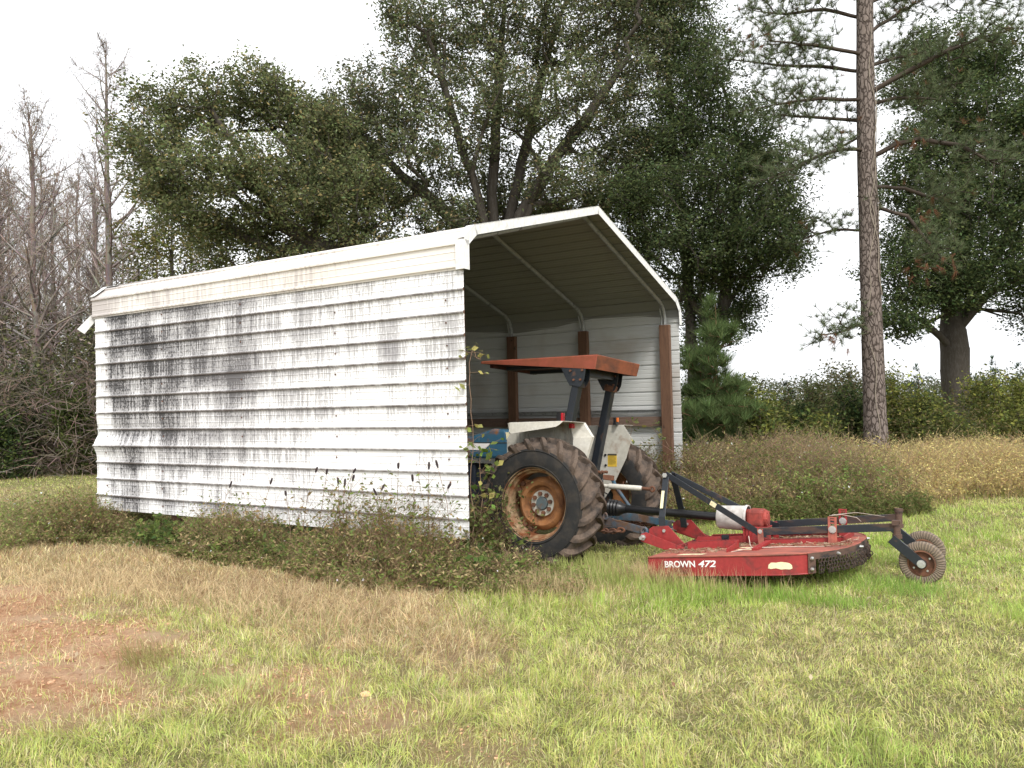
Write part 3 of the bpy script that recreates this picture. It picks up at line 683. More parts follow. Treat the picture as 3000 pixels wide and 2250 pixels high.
    for s in (-1, 1):
        P = MB(); P.bar((.18, s*.26, .44), (.62, s*.34, .43), .018, .085); P.bar((.60, s*.34, .43), (.985, s*.40, .37), .018, .075); P.torus((.985, s*.405, .37), .03, .018, Matrix.Rotation(math.pi/2, 3, 'X'))
        ll = P.build('lower_link', M['dullblue'], T, bevel=.004)
        P = MB(); P.tube([(.32, s*.30, .84), (.36, s*.33, .74), (.52, s*.36, .52)], [.02, .022, .02], 10); P.torus((.535, s*.362, .49), .03, .014, Matrix.Rotation(math.pi/2, 3, 'X'), sx=.7); P.build('lift_rod', M['dullblue'], T, smooth=True)
        P = MB(); P.bar((.15, s*.2, .88), (.34, s*.3, .86), .03, .06); P.build('lift_arm', M['rust'], T, bevel=.008)
        P = MB()
        a = Vector((.42, s*.47 if s < 0 else s*.4, .385)); b = Vector((.76, s*.425, .37)); n = 8
        for k in range(n):
            p = a.lerp(b, (k+.5)/n); p.z -= .03*math.sin(math.pi*(k+.5)/n)
            P.torus(p, .023, .0095, Matrix.Rotation((math.pi/2 if k % 2 else .35), 3, 'X'), 12, 6, sx=1.6)
        P.build('stabiliser_chain', M['rust'], T, smooth=True)
    P = MB(); P.mm((.2, -.06, .34), (.62, .06, .38)); P.mm((.30, -.28, .42), (.33, .28, .50)); P.build('drawbar', M['dullblue'], T, bevel=.006)
    P = MB()
    for k in range(3): P.tube([(.28, -.1+.05*k, .95), (.34, -.12+.06*k, .86), (.30, -.1+.02*k, .76), (.42, -.05, .70)], .007, 6)
    P.mm((.22, -.22, .86), (.33, .02, .93)); P.build('hydraulic_hose', M['plastic'], T)
    P = MB(); P.mm((.24, -.30, .84), (.36, -.22, .88)); P.tube([(.3, -.26, .86), (.42, -.24, .78), (.44, -.2, .70), (.36, -.1, .62)], .012, 6); P.tube([(.26, -.3, .9), (.38, -.3, .80), (.46, -.33, .60)], .008, 6); P.tube([(.25, -.25, .92), (.34, -.25, .96), (.40, -.22, .88), (.42, -.2, .8)], .007, 6); P.build('remote_hose', M['plastic'], T)
    for yy in (-.12, -.05, .04): P = MB(); P.tube([(.25, yy, .88), (.31, yy, .95), (.35, yy, .94)], .009, 6); P.tube([(.34, yy, .94), (.375, yy, .935)], .016, 8); P.build('hose_coupler', M['rust'], T)
    P = MB(); P.tube([(.27, .0, .79), (.31, -.10, .76), (.37, -.14, .70), (.35, -.10, .62)], [.022, .03, .025, .02], 8); P.build('rocker_link', M['fenderinner'], T)
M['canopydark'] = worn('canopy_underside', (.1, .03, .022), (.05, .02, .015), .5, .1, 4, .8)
tractor()

# ================================================================ the rotary cutter
def mower():
    T = thing('rotary_cutter', 'red rotary brush cutter with twin tail wheels, hitched behind the tractor', 'mower', yard(1.74, 1.42, 0), (-.05, 0, -TH))
    def dz(x, y, z): return (x, y, z+.2165+.096*x)
    W = .97; X0 = -.06
    def sp(a, e=0.0):
        c, s_ = math.cos(R_(a)), math.sin(R_(a)); k = 2/2.6
        return (.95+(.69+e)*abs(c)**k, (W+e)*math.copysign(abs(s_)**k, s_))
    def arc(r, n=40, a0=-90, a1=90):
        return [sp(a0+(a1-a0)*i/n, r-W) for i in range(n+1)]
    plan = [(X0, -W)]+arc(W)+[(X0, W)]
    m = MB(); m.prism(plan, lambda a, b, t: (a, b, t), -.006, 0)
    rimp = [(X0, -W-.004)]+arc(W+.004)+[(X0, W+.004)]
    m.tube([(a, b, -.001) for a, b in rimp], .0075, 6)
    deck = m.build('deck', M['redfade'], T, xf=dz)
    # side skirts
    def skirt(pts, h0, h1, t=.007):
        q = MB(); n = len(pts)
        for i in range(n-1):
            (a, b), (c, d) = pts[i], pts[i+1]; nn = Vector((d-b, -(c-a))).normalized()*t
            q.add([(a, b, h1), (c, d, h1), (c, d, h0), (a, b, h0), (a-nn.x, b-nn.y, h1), (c-nn.x, d-nn.y, h1), (c-nn.x, d-nn.y, h0), (a-nn.x, b-nn.y, h0)],
                  [(0,1,2,3), (7,6,5,4), (0,4,5,1), (3,2,6,7), (0,3,7,4), (1,5,6,2)])
        return q
    a65 = arc(W, 12, -90, -59); b65 = arc(W, 12, 59, 90)
    q = skirt([(X0, -W)]+a65, -.17, -.006); q.tube([(a, b-.002, -.17) for a, b in [(X0, -W)]+a65], .006, 6); q.build('side_skirt', M['redpaint'], T, xf=dz)
    q = skirt(b65+[(X0, W)], -.17, -.006); q.tube([(a, b, -.17) for a, b in b65+[(X0, W)]], .006, 6); q.build('side_skirt', M['redpaint'], T, xf=dz)
    q = skirt([(X0, W), (X0, -W)], -.055, -.006); q.build('front_skirt', M['redpaint'], T, xf=dz)
    # chain guard round the back
    back = arc(W+.012, 40, -60, 60)
    q = skirt(back, -.055, .0); cg = q.build('chain_guard_band', M['beamrust'], T, xf=dz)
    q = MB(); p0 = arc(W+.016, 2, -62.5, -57)
    q = skirt(p0, -.17, -.002, .008); q.build('guard_end_plate', M['beamrust'], T, xf=dz)
    for hz in (-.045, -.135):
        q = MB(); a = R_(-66.5); p = Vector((*sp(-60, .02), hz)); q.tube([p, p+Vector((math.cos(a), math.sin(a), 0))*.012, p+Vector((math.cos(a), math.sin(a), 0))*.03], [.018, .016, .004], 10); q.build('bolt', M['silver'], T, xf=dz)
    for a in (-38, -8, 22):
        q = MB()
        p = Vector((*sp(a, .015), -.03)); a = R_(a); q.tube([p, p+Vector((math.cos(a), math.sin(a), 0))*.03], [.016, .008], 8); q.build('bolt', M['silver'], T, xf=dz)
    dense = arc(W+.02, 400, -57, 57); cps = []; acc = 0; L0 = 0
    for i in range(1, len(dense)):
        d = math.dist(dense[i], dense[i-1]); acc += d
        if acc >= .034: acc = 0; t = Vector(dense[i])-Vector(dense[i-1]); t.normalize(); cps.append((*dense[i], t.x, t.y))
    for k in range(len(cps)):
        s0, s1 = Vector(cps[k][:2]), Vector(cps[k][2:]); q = MB(); c = Vector((s0.x, s0.y, -.068)); a = math.atan2(-(s1.x), s1.y); nl = 4
        tw = rng.uniform(-.25, .25); sw = Vector((rng.normal(0, .004), rng.normal(0, .004), 0))
        for j in range(nl):
            R = Matrix.Rotation(a+tw+(0 if j % 2 else math.pi/2), 3, 'Z') @ Matrix.Rotation(math.pi/2, 3, 'X')
            q.torus(c+sw*j-Vector((0, 0, j*.030)), .0145, .0042, R @ Matrix.Rotation(math.pi/2, 3, 'Z'), 8, 4, sx=1.35)
        q.build('hanging_chain', M['chain'], T, xf=dz)
    # stiffening rails on the deck
    q = MB()
    q.mm((.12, -.40, .0), (.60, -.372, .075)); q.mm((.12, -.40, .069), (.60, -.34, .075)); q.mm((.595, -.46, .0), (.615, -.372, .075))
    q.bar((.61, -.44, .035), (.60, -.72, .008), .012, .05)
    q.mm((.10, -.06, .0), (.62, -.035, .085)); q.mm((.10, -.06, .079), (.62, -.01, .085))
    q.bar((.86, -.26, .04), (.82, -.62, .008), .05, .03)
    q.mm((.80, -.17, .0), (1.50, -.142, .05)); q.mm((.80, -.17, .044), (1.50, -.10, .05))
    q.mm((.08, .52, .0), (1.45, .55, .05)); q.mm((.08, .48, .044), (1.45, .55, .05)); q.mm((1.48, -.17, .0), (1.50, .50, .05))
    q.mm((.04, -.44, .0), (.07, .44, .05))
    q.build('deck_rail', M['redpaint'], T, bevel=.003, xf=dz)
    q = MB(); q.mm((.36, -.075, .045), (.43, -.062, .10)); q.tube([(.40, -.07, .07), (.40, -.092, .07)], .01, 8); q.build('rail_clip', M['blackpaint'], T, xf=dz); q = MB(); q.mm((.06, -.075, .02), (.09, -.062, .06)); q.build('rail_clip', M['blackpaint'], T, xf=dz)
    # hitch plates
    for s in (-1, 1):
        for (yy, pts) in ((-.45 if s < 0 else .50, [(-.335, .055), (-.355, .085), (-.34, .13), (-.29, .145), (-.22, .115), (.11, -.01), (.02, -.035), (-.10, -.03)]),
                          (-.33 if s < 0 else .36, [(-.30, .10), (-.30, .165), (-.26, .19), (-.10, .19), (.06, .02), (.10, -.005), (-.06, -.01)])):
            q = MB(); q.prism([(a, b+.255+.096*min(a, 0)) for a, b in pts], lambda a, b, t: (a, t, b), yy-.006, yy+.006)
            q.build('hitch_plate', M['redpaint'], T, bevel=.002)
        q = MB(); q.tube([(-.315, s*.53, .32), (-.315, s*.30, .32)], .0155, 12); q.tube([(-.315, s*.475, .32), (-.315, s*.456, .32)], .03, 6); q.tube([(-.14, s*.35, .385), (-.14, s*.31, .385)], .017, 6); q.build('hitch_pin', M['silver'], T)
    # A-frame: two straps, braces running back to the beams
    for s, xb in ((-1, -.19), (1, -.07)):
        q = MB(); ys = -.32 if s < 0 else .26; q.bar((-.165+.01*(s+1), ys, .36), (-.175+.01*(s+1), ys*.95, .52), .012, .068, up=(1, 0, 0)); q.bar((-.175+.01*(s+1), ys*.953, .50), (-.215+.01*(s+1), s*.06, .945), .012, .066, up=(1, 0, 0))
        a = q.build('mast_strap', M['blackpaint'], T, bevel=.002)
        if s < 0:
            q = MB(); q.bar((-.19, -.268, .60), (-.203, -.18, .77), .004, .03, up=(1, 0, 0)); 
            o = q.build('torn_sticker', M['cream'], a); o.location = (-.0, -.0085, 0)
        q = MB(); p0 = Vector((-.215, s*.075, .935)); p1 = Vector((.76, -.20 if s < 0 else .30, .425+.02*s)); q.bar(p0, p1, .012, .058, up=(0, 0, 1)); q.bar(p1-Vector((.01, 0, 0)), p1+Vector((.07, 0, -.012)), .012, .055)
        b = q.build('brace_strap', M['blackpaint'], T, bevel=.002)
        if s < 0:
            q = MB(); d = p1-p0; q.bar(p0+d*.50+Vector((0, -.0085, 0)), p0+d*.56+Vector((0, -.0085, 0)), .003, .045); q.build('torn_sticker', M['cream'], b)
    q = MB(); q.tube([(-.215, -.11, .925), (-.215, .11, .925)], .017, 10); q.tube([(-.215, -.115, .925), (-.215, -.10, .925)], .026, 6); q.build('mast_bolt', M['silver'], T)
    q = MB(); q.mm((-.25, -.03, .74), (-.22, .03, .88)); q.tube([(-.26, -.06, .795), (-.26, .06, .795)], .016, 8); q.mm((-.225, -.09, .86), (-.205, .09, .9)); q.build('mast_link', M['rust'], T, bevel=.004)
    # driveline
    a = Vector((-.90, .10, .545)); b = Vector((.30, .07, .512)); d = (b-a).normalized()
    q = MB(); q.tube([a+d*.10, b+d*.12], .043, 20); ds = q.build('driveline_tube', M['plastic'], T, smooth=True)
    q = MB(); P = [a-d*.04+d*.018*i for i in range(9)]; rr = [.088, .093, .085, .092, .084, .09, .078, .083, .07]; q.tube(P+[a+d*.13, a+d*.17], rr+[.056, .048], 24); q.build('bell_shield', M['plastic'], ds, smooth=True)
    q = MB(); q.tube([a-d*.18, a-d*.11], .035, 14); q.mm((-1.09, .07, .535), (-1.0, .13, .575)); q.torus(a-d*.07, .05, .014, Matrix.Rotation(math.pi/2, 3, 'X')); q.build('universal_joint', M['rust'], ds, smooth=True)
    q = MB(); q.lathe([(.255, .047), (.255, .106), (.265, .114), (.40, .12), (.53, .124), (.533, .133), (.555, .133), (.555, .122), (.42, .114), (.30, .106)], (.035, .07, .512), 'x', 36); q.build('shaft_shield', M['shield'], T, smooth=True)
    q = MB(); q.tube([(.29, .07, .512), (.6, .07, .512)], .05, 14); q.build('input_shaft', M['plastic'], T)
    # gearbox
    q = MB(); q.mm((.59, -.04, .435), (.755, .18, .61)); gb = q.build('gearbox', M['gearred'], T, bevel=.03)
    q = MB(); q.tube([(.575, .07, .52), (.595, .07, .52)], .085, 20); q.tube([(.75, .07, .52), (.775, .07, .52), (.79, .07, .52)], [.085, .082, .05], 20)
    for k in range(6): t = k*math.pi/3; q.tube([(.76, .07+.07*math.cos(t), .52+.07*math.sin(t)), (.787, .07+.07*math.cos(t), .52+.07*math.sin(t))], .012, 6)
    q.build('bearing_cap', M['gearred'], gb, bevel=.004)
    q = MB(); q.mm((.57, -.07, .265), (.585, .2, .45)); q.mm((.63, -.075, .265), (.645, .2, .44)); q.mm((.76, -.07, .27), (.775, .2, .44)); q.mm((.59, -.06, .265), (.755, -.048, .44)); q.mm((.56, -.08, .43), (.785, .21, .445)); q.build('gearbox_stand', M['redpaint'], T, bevel=.003)
    # tail beams, each with its bracket, slotted stay, caster pivot, fork and laminated wheel
    for s in (-1, 1):
        y = -.20 if s < 0 else .38; q = MB()
        p0 = Vector((.76, y, .418 if s < 0 else .435)); p1 = Vector((1.93 if s < 0 else 1.89, y, .53 if s < 0 else .565))
        q.bar(p0, p1, .006, .066)
        for dzz in (.031, -.031): q.bar(p0+Vector((0, .02, dzz)), p1+Vector((0, .02, dzz)), .036, .006)
        q.build('tail_beam', M['beamblack'], T, bevel=.0015)
        yb = y-.012; zb0 = p0.z; zs = p0.lerp(p1, .563).z
        q = MB(); q.bar((.785, yb, .275), (.77, yb, zb0+.03), .008, .055, up=(1, 0, 0)); q.bar((.785, yb, .285), (.70, yb-.02, .283), .04, .01); q.build('beam_bracket', M['redfade'] if s < 0 else M['redpaint'], T, bevel=.002)
        for (bx_, bz_, br) in ((.772, zb0+.005, .016), (1.42, zs, .026)):
            q = MB(); q.tube([(bx_, yb-.004, bz_), (bx_, yb-.02, bz_)], br, 6); q.tube([(bx_, yb-.004, bz_), (bx_, yb-.010, bz_)], br*1.3, 12); q.build('bolt', M['silver'], T)
        q = MB(); zb = .345; zt = zs+.115; x = 1.42; hw = .038
        q.mm((x-hw, yb-.004, zb), (x-.018, yb+.004, zt)); q.mm((x+.018, yb-.004, zb), (x+hw, yb+.004, zt)); q.mm((x-.0175, yb-.0038, zt-.014), (x+.0175, yb+.0038, zt)); q.mm((x-.0175, yb-.0038, zb), (x+.0175, yb+.0038, zs-.04))
        for k in range(5): z = zs-.035+k*.029; q.mm((x-.0175, yb-.0036, z), (x+.0175, yb+.0036, z+.011))
        q.build('slotted_bracket', M['redfade'] if s < 0 else M['redpaint'], T, bevel=.001)
        # pivot
        x = p1.x+.02; zz = p1.z
        q = MB(); q.tube([(x, y+.01, zz-.06), (x, y+.01, zz+.055)], .03, 16)
        if s > 0: q.tube([(x, y+.01, zz+.05), (x, y+.01, zz+.085)], .038, 16)
        else: q.mm((x-.035, y-.022, zz+.045), (x+.03, y+.045, zz+.062)); q.mm((x-.038, y-.026, zz+.02), (x+.02, y-.018, zz+.062))
        q.tube([(x, y+.01, zz-.095), (x, y+.01, zz-.058)], .04, 16); q.build('caster_pivot', M['beamrust'], T, smooth=True)
        ya = y-.045; yw = y+.035 if s < 0 else y+.05; hub = Vector((2.135 if s < 0 else 2.105, ya, .245+.05*yw))
        p0 = Vector((x-.045, ya, zz-.095)); q = MB(); q.bar(p0, hub, .008, .08)
        d = (hub-p0).normalized(); n = Vector((-d.z, 0, d.x))
        for e in (.036, -.036): q.bar(p0+n*e+Vector((0, .022, 0)), p0.lerp(hub, .62)+n*e+Vector((0, .022, 0)), .04, .007)
        for e in (.15, .38, .6): q.bar(p0.lerp(hub, e)-n*.03+Vector((0, .022, 0)), p0.lerp(hub, e)+n*.03+Vector((0, .022, 0)), .04, .007)
        q.tube([hub-Vector((0, .008, 0)), hub+Vector((0, .008, 0))], .04, 16); q.build('caster_fork', M['blackpaint'], T, bevel=.0015)
        cx, cz = hub.x, hub.z
        o = MB(); o.lathe([(-.045, .108), (-.052, .12), (-.056, .15), (-.048, .172), (-.02, .182), (.02, .182), (.048, .172), (.056, .15), (.052, .12), (.045, .108)], (0, 0, 0), n=64, close=True)
        w_ = o.build('tail_wheel_tyre', M['laminate'], T, smooth=True); w_.location = (cx, yw, cz)
        w_['label'] = 'nearer laminated tail wheel tyre' if s < 0 else 'farther laminated tail wheel tyre'
        o = MB(); o.lathe([(-.05, .112), (-.055, .10), (-.03, .096), (-.025, .07), (-.03, .045), (-.05, .04), (-.05, 0)], n=36); o.lathe([(.05, .112), (.055, .10), (.03, .096), (.025, .04), (.05, 0)], n=36); r = o.build('tail_wheel_rim', M['rust'], w_, smooth=True)
        o = MB(); e = ya-yw; o.tube([(0, e-.015, 0), (0, e-.006, 0)], .034, 16); o.tube([(0, e-.03, 0), (0, e-.01, 0)], .022, 6); o.tube([(0, e, 0), (0, -.02, 0)], .014, 8); o.build('axle_nut', M['silver'], r)
        for j in range(4):
            o = MB(); t = .6+j*math.pi/2; o.tube([(.075*math.cos(t), -.026, .075*math.sin(t)), (.075*math.cos(t), -.036, .075*math.sin(t))], .009, 6); o.build('wheel_bolt', M['silver'], r)
    # lettering and torn decals on the near skirt
    for body, x, sz, sh in (('BROWN', .105, .078, 0), ('472', .418, .078, .22)):
        cu = bpy.data.curves.new('t', 'FONT'); cu.body = body; cu.size = sz; cu.extrude = .0008; cu.offset = .0018; cu.shear = sh; cu.space_character = .98
        to = bpy.data.objects.new('tmp', cu); COL.objects.link(to); bpy.context.view_layer.update(); me = bpy.data.meshes.new_from_object(to); bpy.data.objects.remove(to)
        xs = [v.co.x for v in me.vertices]; wd = max(xs)-min(xs); tgt = .285 if body == 'BROWN' else .16
        for v in me.vertices: v.co.x = (v.co.x-min(xs))*tgt/wd
        n = bpy.data.objects.new('lettering', me); COL.objects.link(n); me.materials.append(M['text']); n.parent = T
        n['label'] = 'white stencilled ' + ('BROWN' if body == 'BROWN' else '472')
        n.location = (x, -W-.0025, .2165+.096*x-.094); n.rotation_euler = (math.pi/2, -math.atan(.096), 0)
    q = MB()
    up = [(1.03, -.082), (1.05, -.064), (1.09, -.066), (1.13, -.060), (1.17, -.066), (1.20, -.076), (1.215, -.092)]; lo = [(1.025, -.112), (1.05, -.118), (1.09, -.112), (1.13, -.124), (1.17, -.122), (1.20, -.126), (1.22, -.118)]
    for i in range(6): q.prism([up[i], up[i+1], lo[i+1], lo[i]], lambda a, b, t: (a, t, b), -W+.018, -W+.016)
    # follow the curve of the skirt
    def onskirt(x, y, z):
        t = min(1, max(0, (x-.95)/.69)); yy = -W*(1-t**2.6)**(1/2.6); return dz(x, yy-.002-(y+W-.016)*.8, z)
    q.build('torn_decal', M['cream'], T, xf=onskirt)
    q = MB(); q.prism([(.18, -.87), (.42, -.87), (.44, -.81), (.22, -.80)], lambda a, b, t: (a, b, t), .002, .0035); q.build('torn_decal', M['cream'], T, xf=dz); q = MB(); q.prism([(.63, -.40), (.86, -.42), (.86, -.38), (.64, -.35)], lambda a, b, t: (a, b, t), .002, .0035); q.build('torn_decal', M['cream'], T, xf=dz); q = MB()
    q.prism([(.64, -.56), (.83, -.56), (.83, -.52), (.65, -.515)], lambda a, b, t: (a, b, t), .002, .0035); q.build('torn_decal', M['cream'], T, xf=dz)
mower()

# ================================================================ vegetation
FD = F_SRC*2212/3000
def unit(v): return v/np.maximum(np.linalg.norm(v, axis=-1, keepdims=True), 1e-9)
def rdir(n, g): return unit(g.normal(size=(n, 3)))
def leaf_quads(P, g, l, w, up=.35, lj=.35):
    n = len(P); u = rdir(n, g); u[:, 2] *= .6; u = unit(u); nrm = unit(rdir(n, g)+np.array([0, 0, up])); v = unit(np.cross(u, nrm))
    k = (1+g.uniform(-lj, lj, (n, 1))); u = u*l/2*k; v = v*w/2*k; dr = np.array([0, 0, -1])*l*.12
    V = np.stack([P-u, P+v, P+u+dr, P-v], 1).reshape(-1, 3); F = np.arange(4*n).reshape(-1, 4); return V, F
def tint_of(g, n, base, var=.25, alt=None, pa=.0, cl=None):
    c = np.array(base)[None]*(1+g.uniform(-var, var, (n, 1))) * (1+g.uniform(-.12, .12, (n, 3)))
    if cl is not None: c = c*cl[:, None]
    if alt is not None:
        k = g.random(n) < pa; c[k] = np.array(alt)*(1+g.uniform(-var, var, (k.sum(), 1)))
    return np.clip(c, .004, .9)
def ribbons(A, B, wa, wb, g):
    """thin strips from A to B"""
    d = unit(B-A); s = unit(np.cross(d, rdir(len(A), g))); wa = np.broadcast_to(np.asarray(wa), (len(A),))[:, None]/2; wb = np.broadcast_to(np.asarray(wb), (len(A),))[:, None]/2
    V = np.stack([A-s*wa, A+s*wa, B+s*wb, B-s*wb], 1).reshape(-1, 3); return V, np.arange(4*len(A)).reshape(-1, 4)
def frusta(A, B, ra, rb, k=5):
    n = len(A); d = unit(B-A); h = np.where(np.abs(d[:, 2:3]) < .9, np.array([[0, 0, 1.]]), np.array([[1., 0, 0]])); s = unit(np.cross(d, h)); t = np.cross(d, s)
    V = []
    for P, r in ((A, ra), (B, rb)):
        for i in range(k):
            a = 2*math.pi*i/k; V.append(P+(s*math.cos(a)+t*math.sin(a))*r[:, None])
    V = np.stack(V, 1).reshape(-1, 3); b = (np.arange(n)*2*k)[:, None]
    F = np.concatenate([b+np.array([[i, (i+1) % k, k+(i+1) % k, k+i]]) for i in range(k)]); return V, F
class Bag:
    def __init__(s): s.V = []; s.F = []; s.T = []; s.n = 0
    def add(s, V, F, T=None):
        s.V.append(V); s.F.append(F+s.n); s.n += len(V); s.T.append(T if T is not None else np.tile([.1, .1, .1], (len(F), 1)))
    def build(s, name, mat, par=None, smooth=False):
        q = [i for i, f in enumerate(s.F) if f.shape[1] == 4]; t = [i for i, f in enumerate(s.F) if f.shape[1] == 3]; fs = []
        if q: fs.append(np.concatenate([s.F[i] for i in q]))
        if t: fs.append(np.concatenate([s.F[i] for i in t]))
        return npmesh(name, np.concatenate(s.V), fs, mat, par, tint=np.concatenate([s.T[i] for i in q+t]), smooth=smooth)

def skeleton(paths, pts, r0, g, k=.28, step=.55, rt=.007, expo=2.4, keep=None):
    """explicit limbs (lists of points, first starts at the ground) plus branches grown to reach pts"""
    nodes = []; par = []; plen = []; own = []
    def nearest(p):
        a = np.array(nodes); return int(np.argmin(((a-p)**2).sum(1)))
    for pi, path in enumerate(paths):
        path = [np.array(p, float) for p in path]; j = -1
        if nodes: j = nearest(path[0])
        for i, p in enumerate(path):
            if i == 0:
                if j < 0: nodes.append(p); par.append(-1); plen.append(0); j = 0
                continue
            a = nodes[j] if i == 1 else path[i-1]; m = max(1, int(np.linalg.norm(p-a)/step)); prev = a
            for q in range(1, m+1):
                x = a+(p-a)*q/m+(g.normal(0, .03*np.linalg.norm(p-a)/m, 3) if q < m else 0)
                nodes.append(x); par.append(j); plen.append(plen[j]+np.linalg.norm(x-prev)); j = len(nodes)-1; prev = x
    base = np.array(nodes[min(len(nodes)-1, 6)]); pts = pts[np.argsort(((pts-base)**2).sum(1))]
    cap = 60000; A = np.zeros((cap, 3)); PL = np.zeros(cap); n = len(nodes); A[:n] = nodes; PL[:n] = plen; lo = 2 if keep is None else keep
    ends = []
    for p in pts:
        d = np.sqrt(((A[lo:n]-p)**2).sum(1)); c = d+k*PL[lo:n]+.6*np.maximum(0, A[lo:n, 2]-p[2]-.3*d); j = int(np.argmin(c))+lo; dd = d[j-lo]
        m = max(1, int(dd/step)); a = A[j].copy(); pj = par[j]; dr = (A[j]-A[pj]) if pj >= 0 else np.array([0, 0, 1.]); dr = dr/max(np.linalg.norm(dr), 1e-6)
        ctl = a+dr*dd*.3+np.array([0, 0, .10*dd])
        pj = j
        for q in range(1, m+1):
            t = q/m; x = (1-t)**2*a+2*t*(1-t)*ctl+t*t*p
            if q < m: x = x+g.normal(0, .025*dd, 3)
            A[n] = x; par.append(pj); PL[n] = PL[pj]+np.linalg.norm(x-A[pj]); pj = n; n += 1
        ends.append(pj)
    par = np.array(par); A = A[:n]; r = np.zeros(n); cnt = np.zeros(n)
    e = np.zeros(n); leafs = np.ones(n, bool); leafs[par[par >= 0]] = False; e[leafs] = 1
    for i in range(n-1, 0, -1): e[par[i]] += e[i]*1.0
    r = e**(1/expo); r = rt*(r/1.0)**(math.log(r0/rt)/math.log(r[0]))
    return A, par, r, np.array(ends)
def tubes_of(A, par, r, bag, tint, k=5, g=None):
    i = np.arange(1, len(A)); a, b = A[par[i]], A[i]; rb = r[i]; ra = np.minimum(r[par[i]], rb*1.35)
    big = rb > .05
    for msk, kk in ((big, 9), (~big & (rb > .02), 5), (rb <= .02, 3)):
        if msk.any():
            V, F = frusta(a[msk], b[msk]+unit(b[msk]-a[msk])*rb[msk][:, None]*.3, ra[msk], rb[msk], kk); T = np.array(tint)[None]*np.ones((len(F), 1)) if g is None else np.array(tint)[None]*(1+g.uniform(-.25, .25, (len(F), 1))); bag.add(V, F, T)
def lobe(u, v, d, ru, rv, rd=1.6, wt=1.0): return (np.array(at(u, v, d)), np.array([ru*d/FD, rd, rv*d/FD]), wt)
def fill(lobes, n, g, p=2.2):
    wv = np.array([l[2]*np.prod(l[1])**(2/3) for l in lobes]); wv = wv/wv.sum(); P = []
    for l, q in zip(lobes, wv):
        m = max(3, int(n*q)); D = rdir(m, g); o = g.uniform(0, 50, 2); az = np.arctan2(D[:, 2], D[:, 0])
        f = .62+.62*(.6*vn(D[:, 0]*2.2+o[0], D[:, 2]*2.2+o[1], .8)+.4*vn(D[:, 0]*5+o[1], D[:, 2]*5+D[:, 1]*2+o[0], .8)); P.append(l[0]+D*l[1]*(f[:, None]*1.12)*(g.random((m, 1))**(1/p)))
    return np.concatenate(P)
def gbase(u, d, v=940):
    p = at(u, v, d); return np.array([p.x, p.y, 0.])
def P3(seq, d, g=None, dj=0):
    out = []; o = 0
    for (u, v) in seq: out.append(np.array(at(u, v, d+o))); o += dj/len(seq)
    return out
def tree(name, label, base, paths, lobes, nb, per, r0, leaf, col, seed, bark=(.07, .058, .048), alt=None, pa=.03, cl=.3, spread=.33, group=None, cat='tree', k=.28, up=.35, keep=None, rt=.007, var=.3, barkmat=None):
    g = np.random.default_rng(seed); T = thing(name, label, cat, tuple(base), group=group)
    pts = fill(lobes, nb, g); A, par, r, ends = skeleton(paths, pts, r0, g, k=k, keep=keep, rt=rt)
    A = A-base; b = Bag(); tubes_of(A, par, r, b, bark, g=g); b.build('trunk', barkmat or M['bark'], T, smooth=True)
    c = A[ends]; cb = 1+g.uniform(-cl, cl, len(c)); m = g.poisson(per, len(c)); idx = np.repeat(np.arange(len(c)), m)
    P = c[idx]+g.normal(0, spread, (len(idx), 3))*np.array([1, 1, .7]); V, F = leaf_quads(P, g, leaf[0], leaf[1], up)
    b = Bag(); b.add(V, F, tint_of(g, len(F), col, var, alt, pa, cb[idx])); b.build('crown', M['leaf'], T)
    return T

# oaks behind the shed
d = 19.
B = gbase(835, d)
tree('oak_tree', 'spreading oak with low dark limbs behind the left half of the shed roof', B,
     [[B, *P3([(812, 760), (790, 620), (765, 560)], d)], P3([(765, 560), (690, 528), (615, 490), (570, 425), (520, 330), (470, 260)], d, dj=-1.2), P3([(690, 528), (590, 540), (500, 500), (420, 470), (350, 400)], d, dj=-1.5),
      P3([(765, 560), (700, 430), (640, 330), (600, 240)], d, dj=1.5), P3([(765, 575), (640, 590), (520, 585), (430, 590)], d, dj=-1)],
     [lobe(350, 250, d-.5, 60, 55), lobe(300, 330, d-1, 35, 60), lobe(450, 225, d-.5, 80, 65), lobe(555, 210, d, 85, 60), lobe(620, 240, d, 60, 70), lobe(690, 280, d, 60, 60), lobe(375, 350, d-1, 75, 70), lobe(350, 420, d-1, 55, 45), lobe(490, 370, d-1.5, 100, 80), lobe(620, 400, d-1, 100, 100, 2), lobe(730, 330, d+.5, 85, 100, 2),
      lobe(430, 480, d-1, 85, 50), lobe(560, 500, d, 100, 50), lobe(700, 470, d, 90, 60, 2), lobe(790, 420, d, 80, 90, 2), lobe(800, 540, d, 90, 50), lobe(480, 560, d, 70, 25, wt=.5), lobe(640, 560, d, 90, 30)],
     2600, 36, .33, (.085, .042), (.15, .17, .078), 11, alt=(.32, .26, .12), pa=.08, spread=.135, k=.22, var=.45, cl=.42, rt=.0075)
d = 20.5
B = gbase(1085, d)
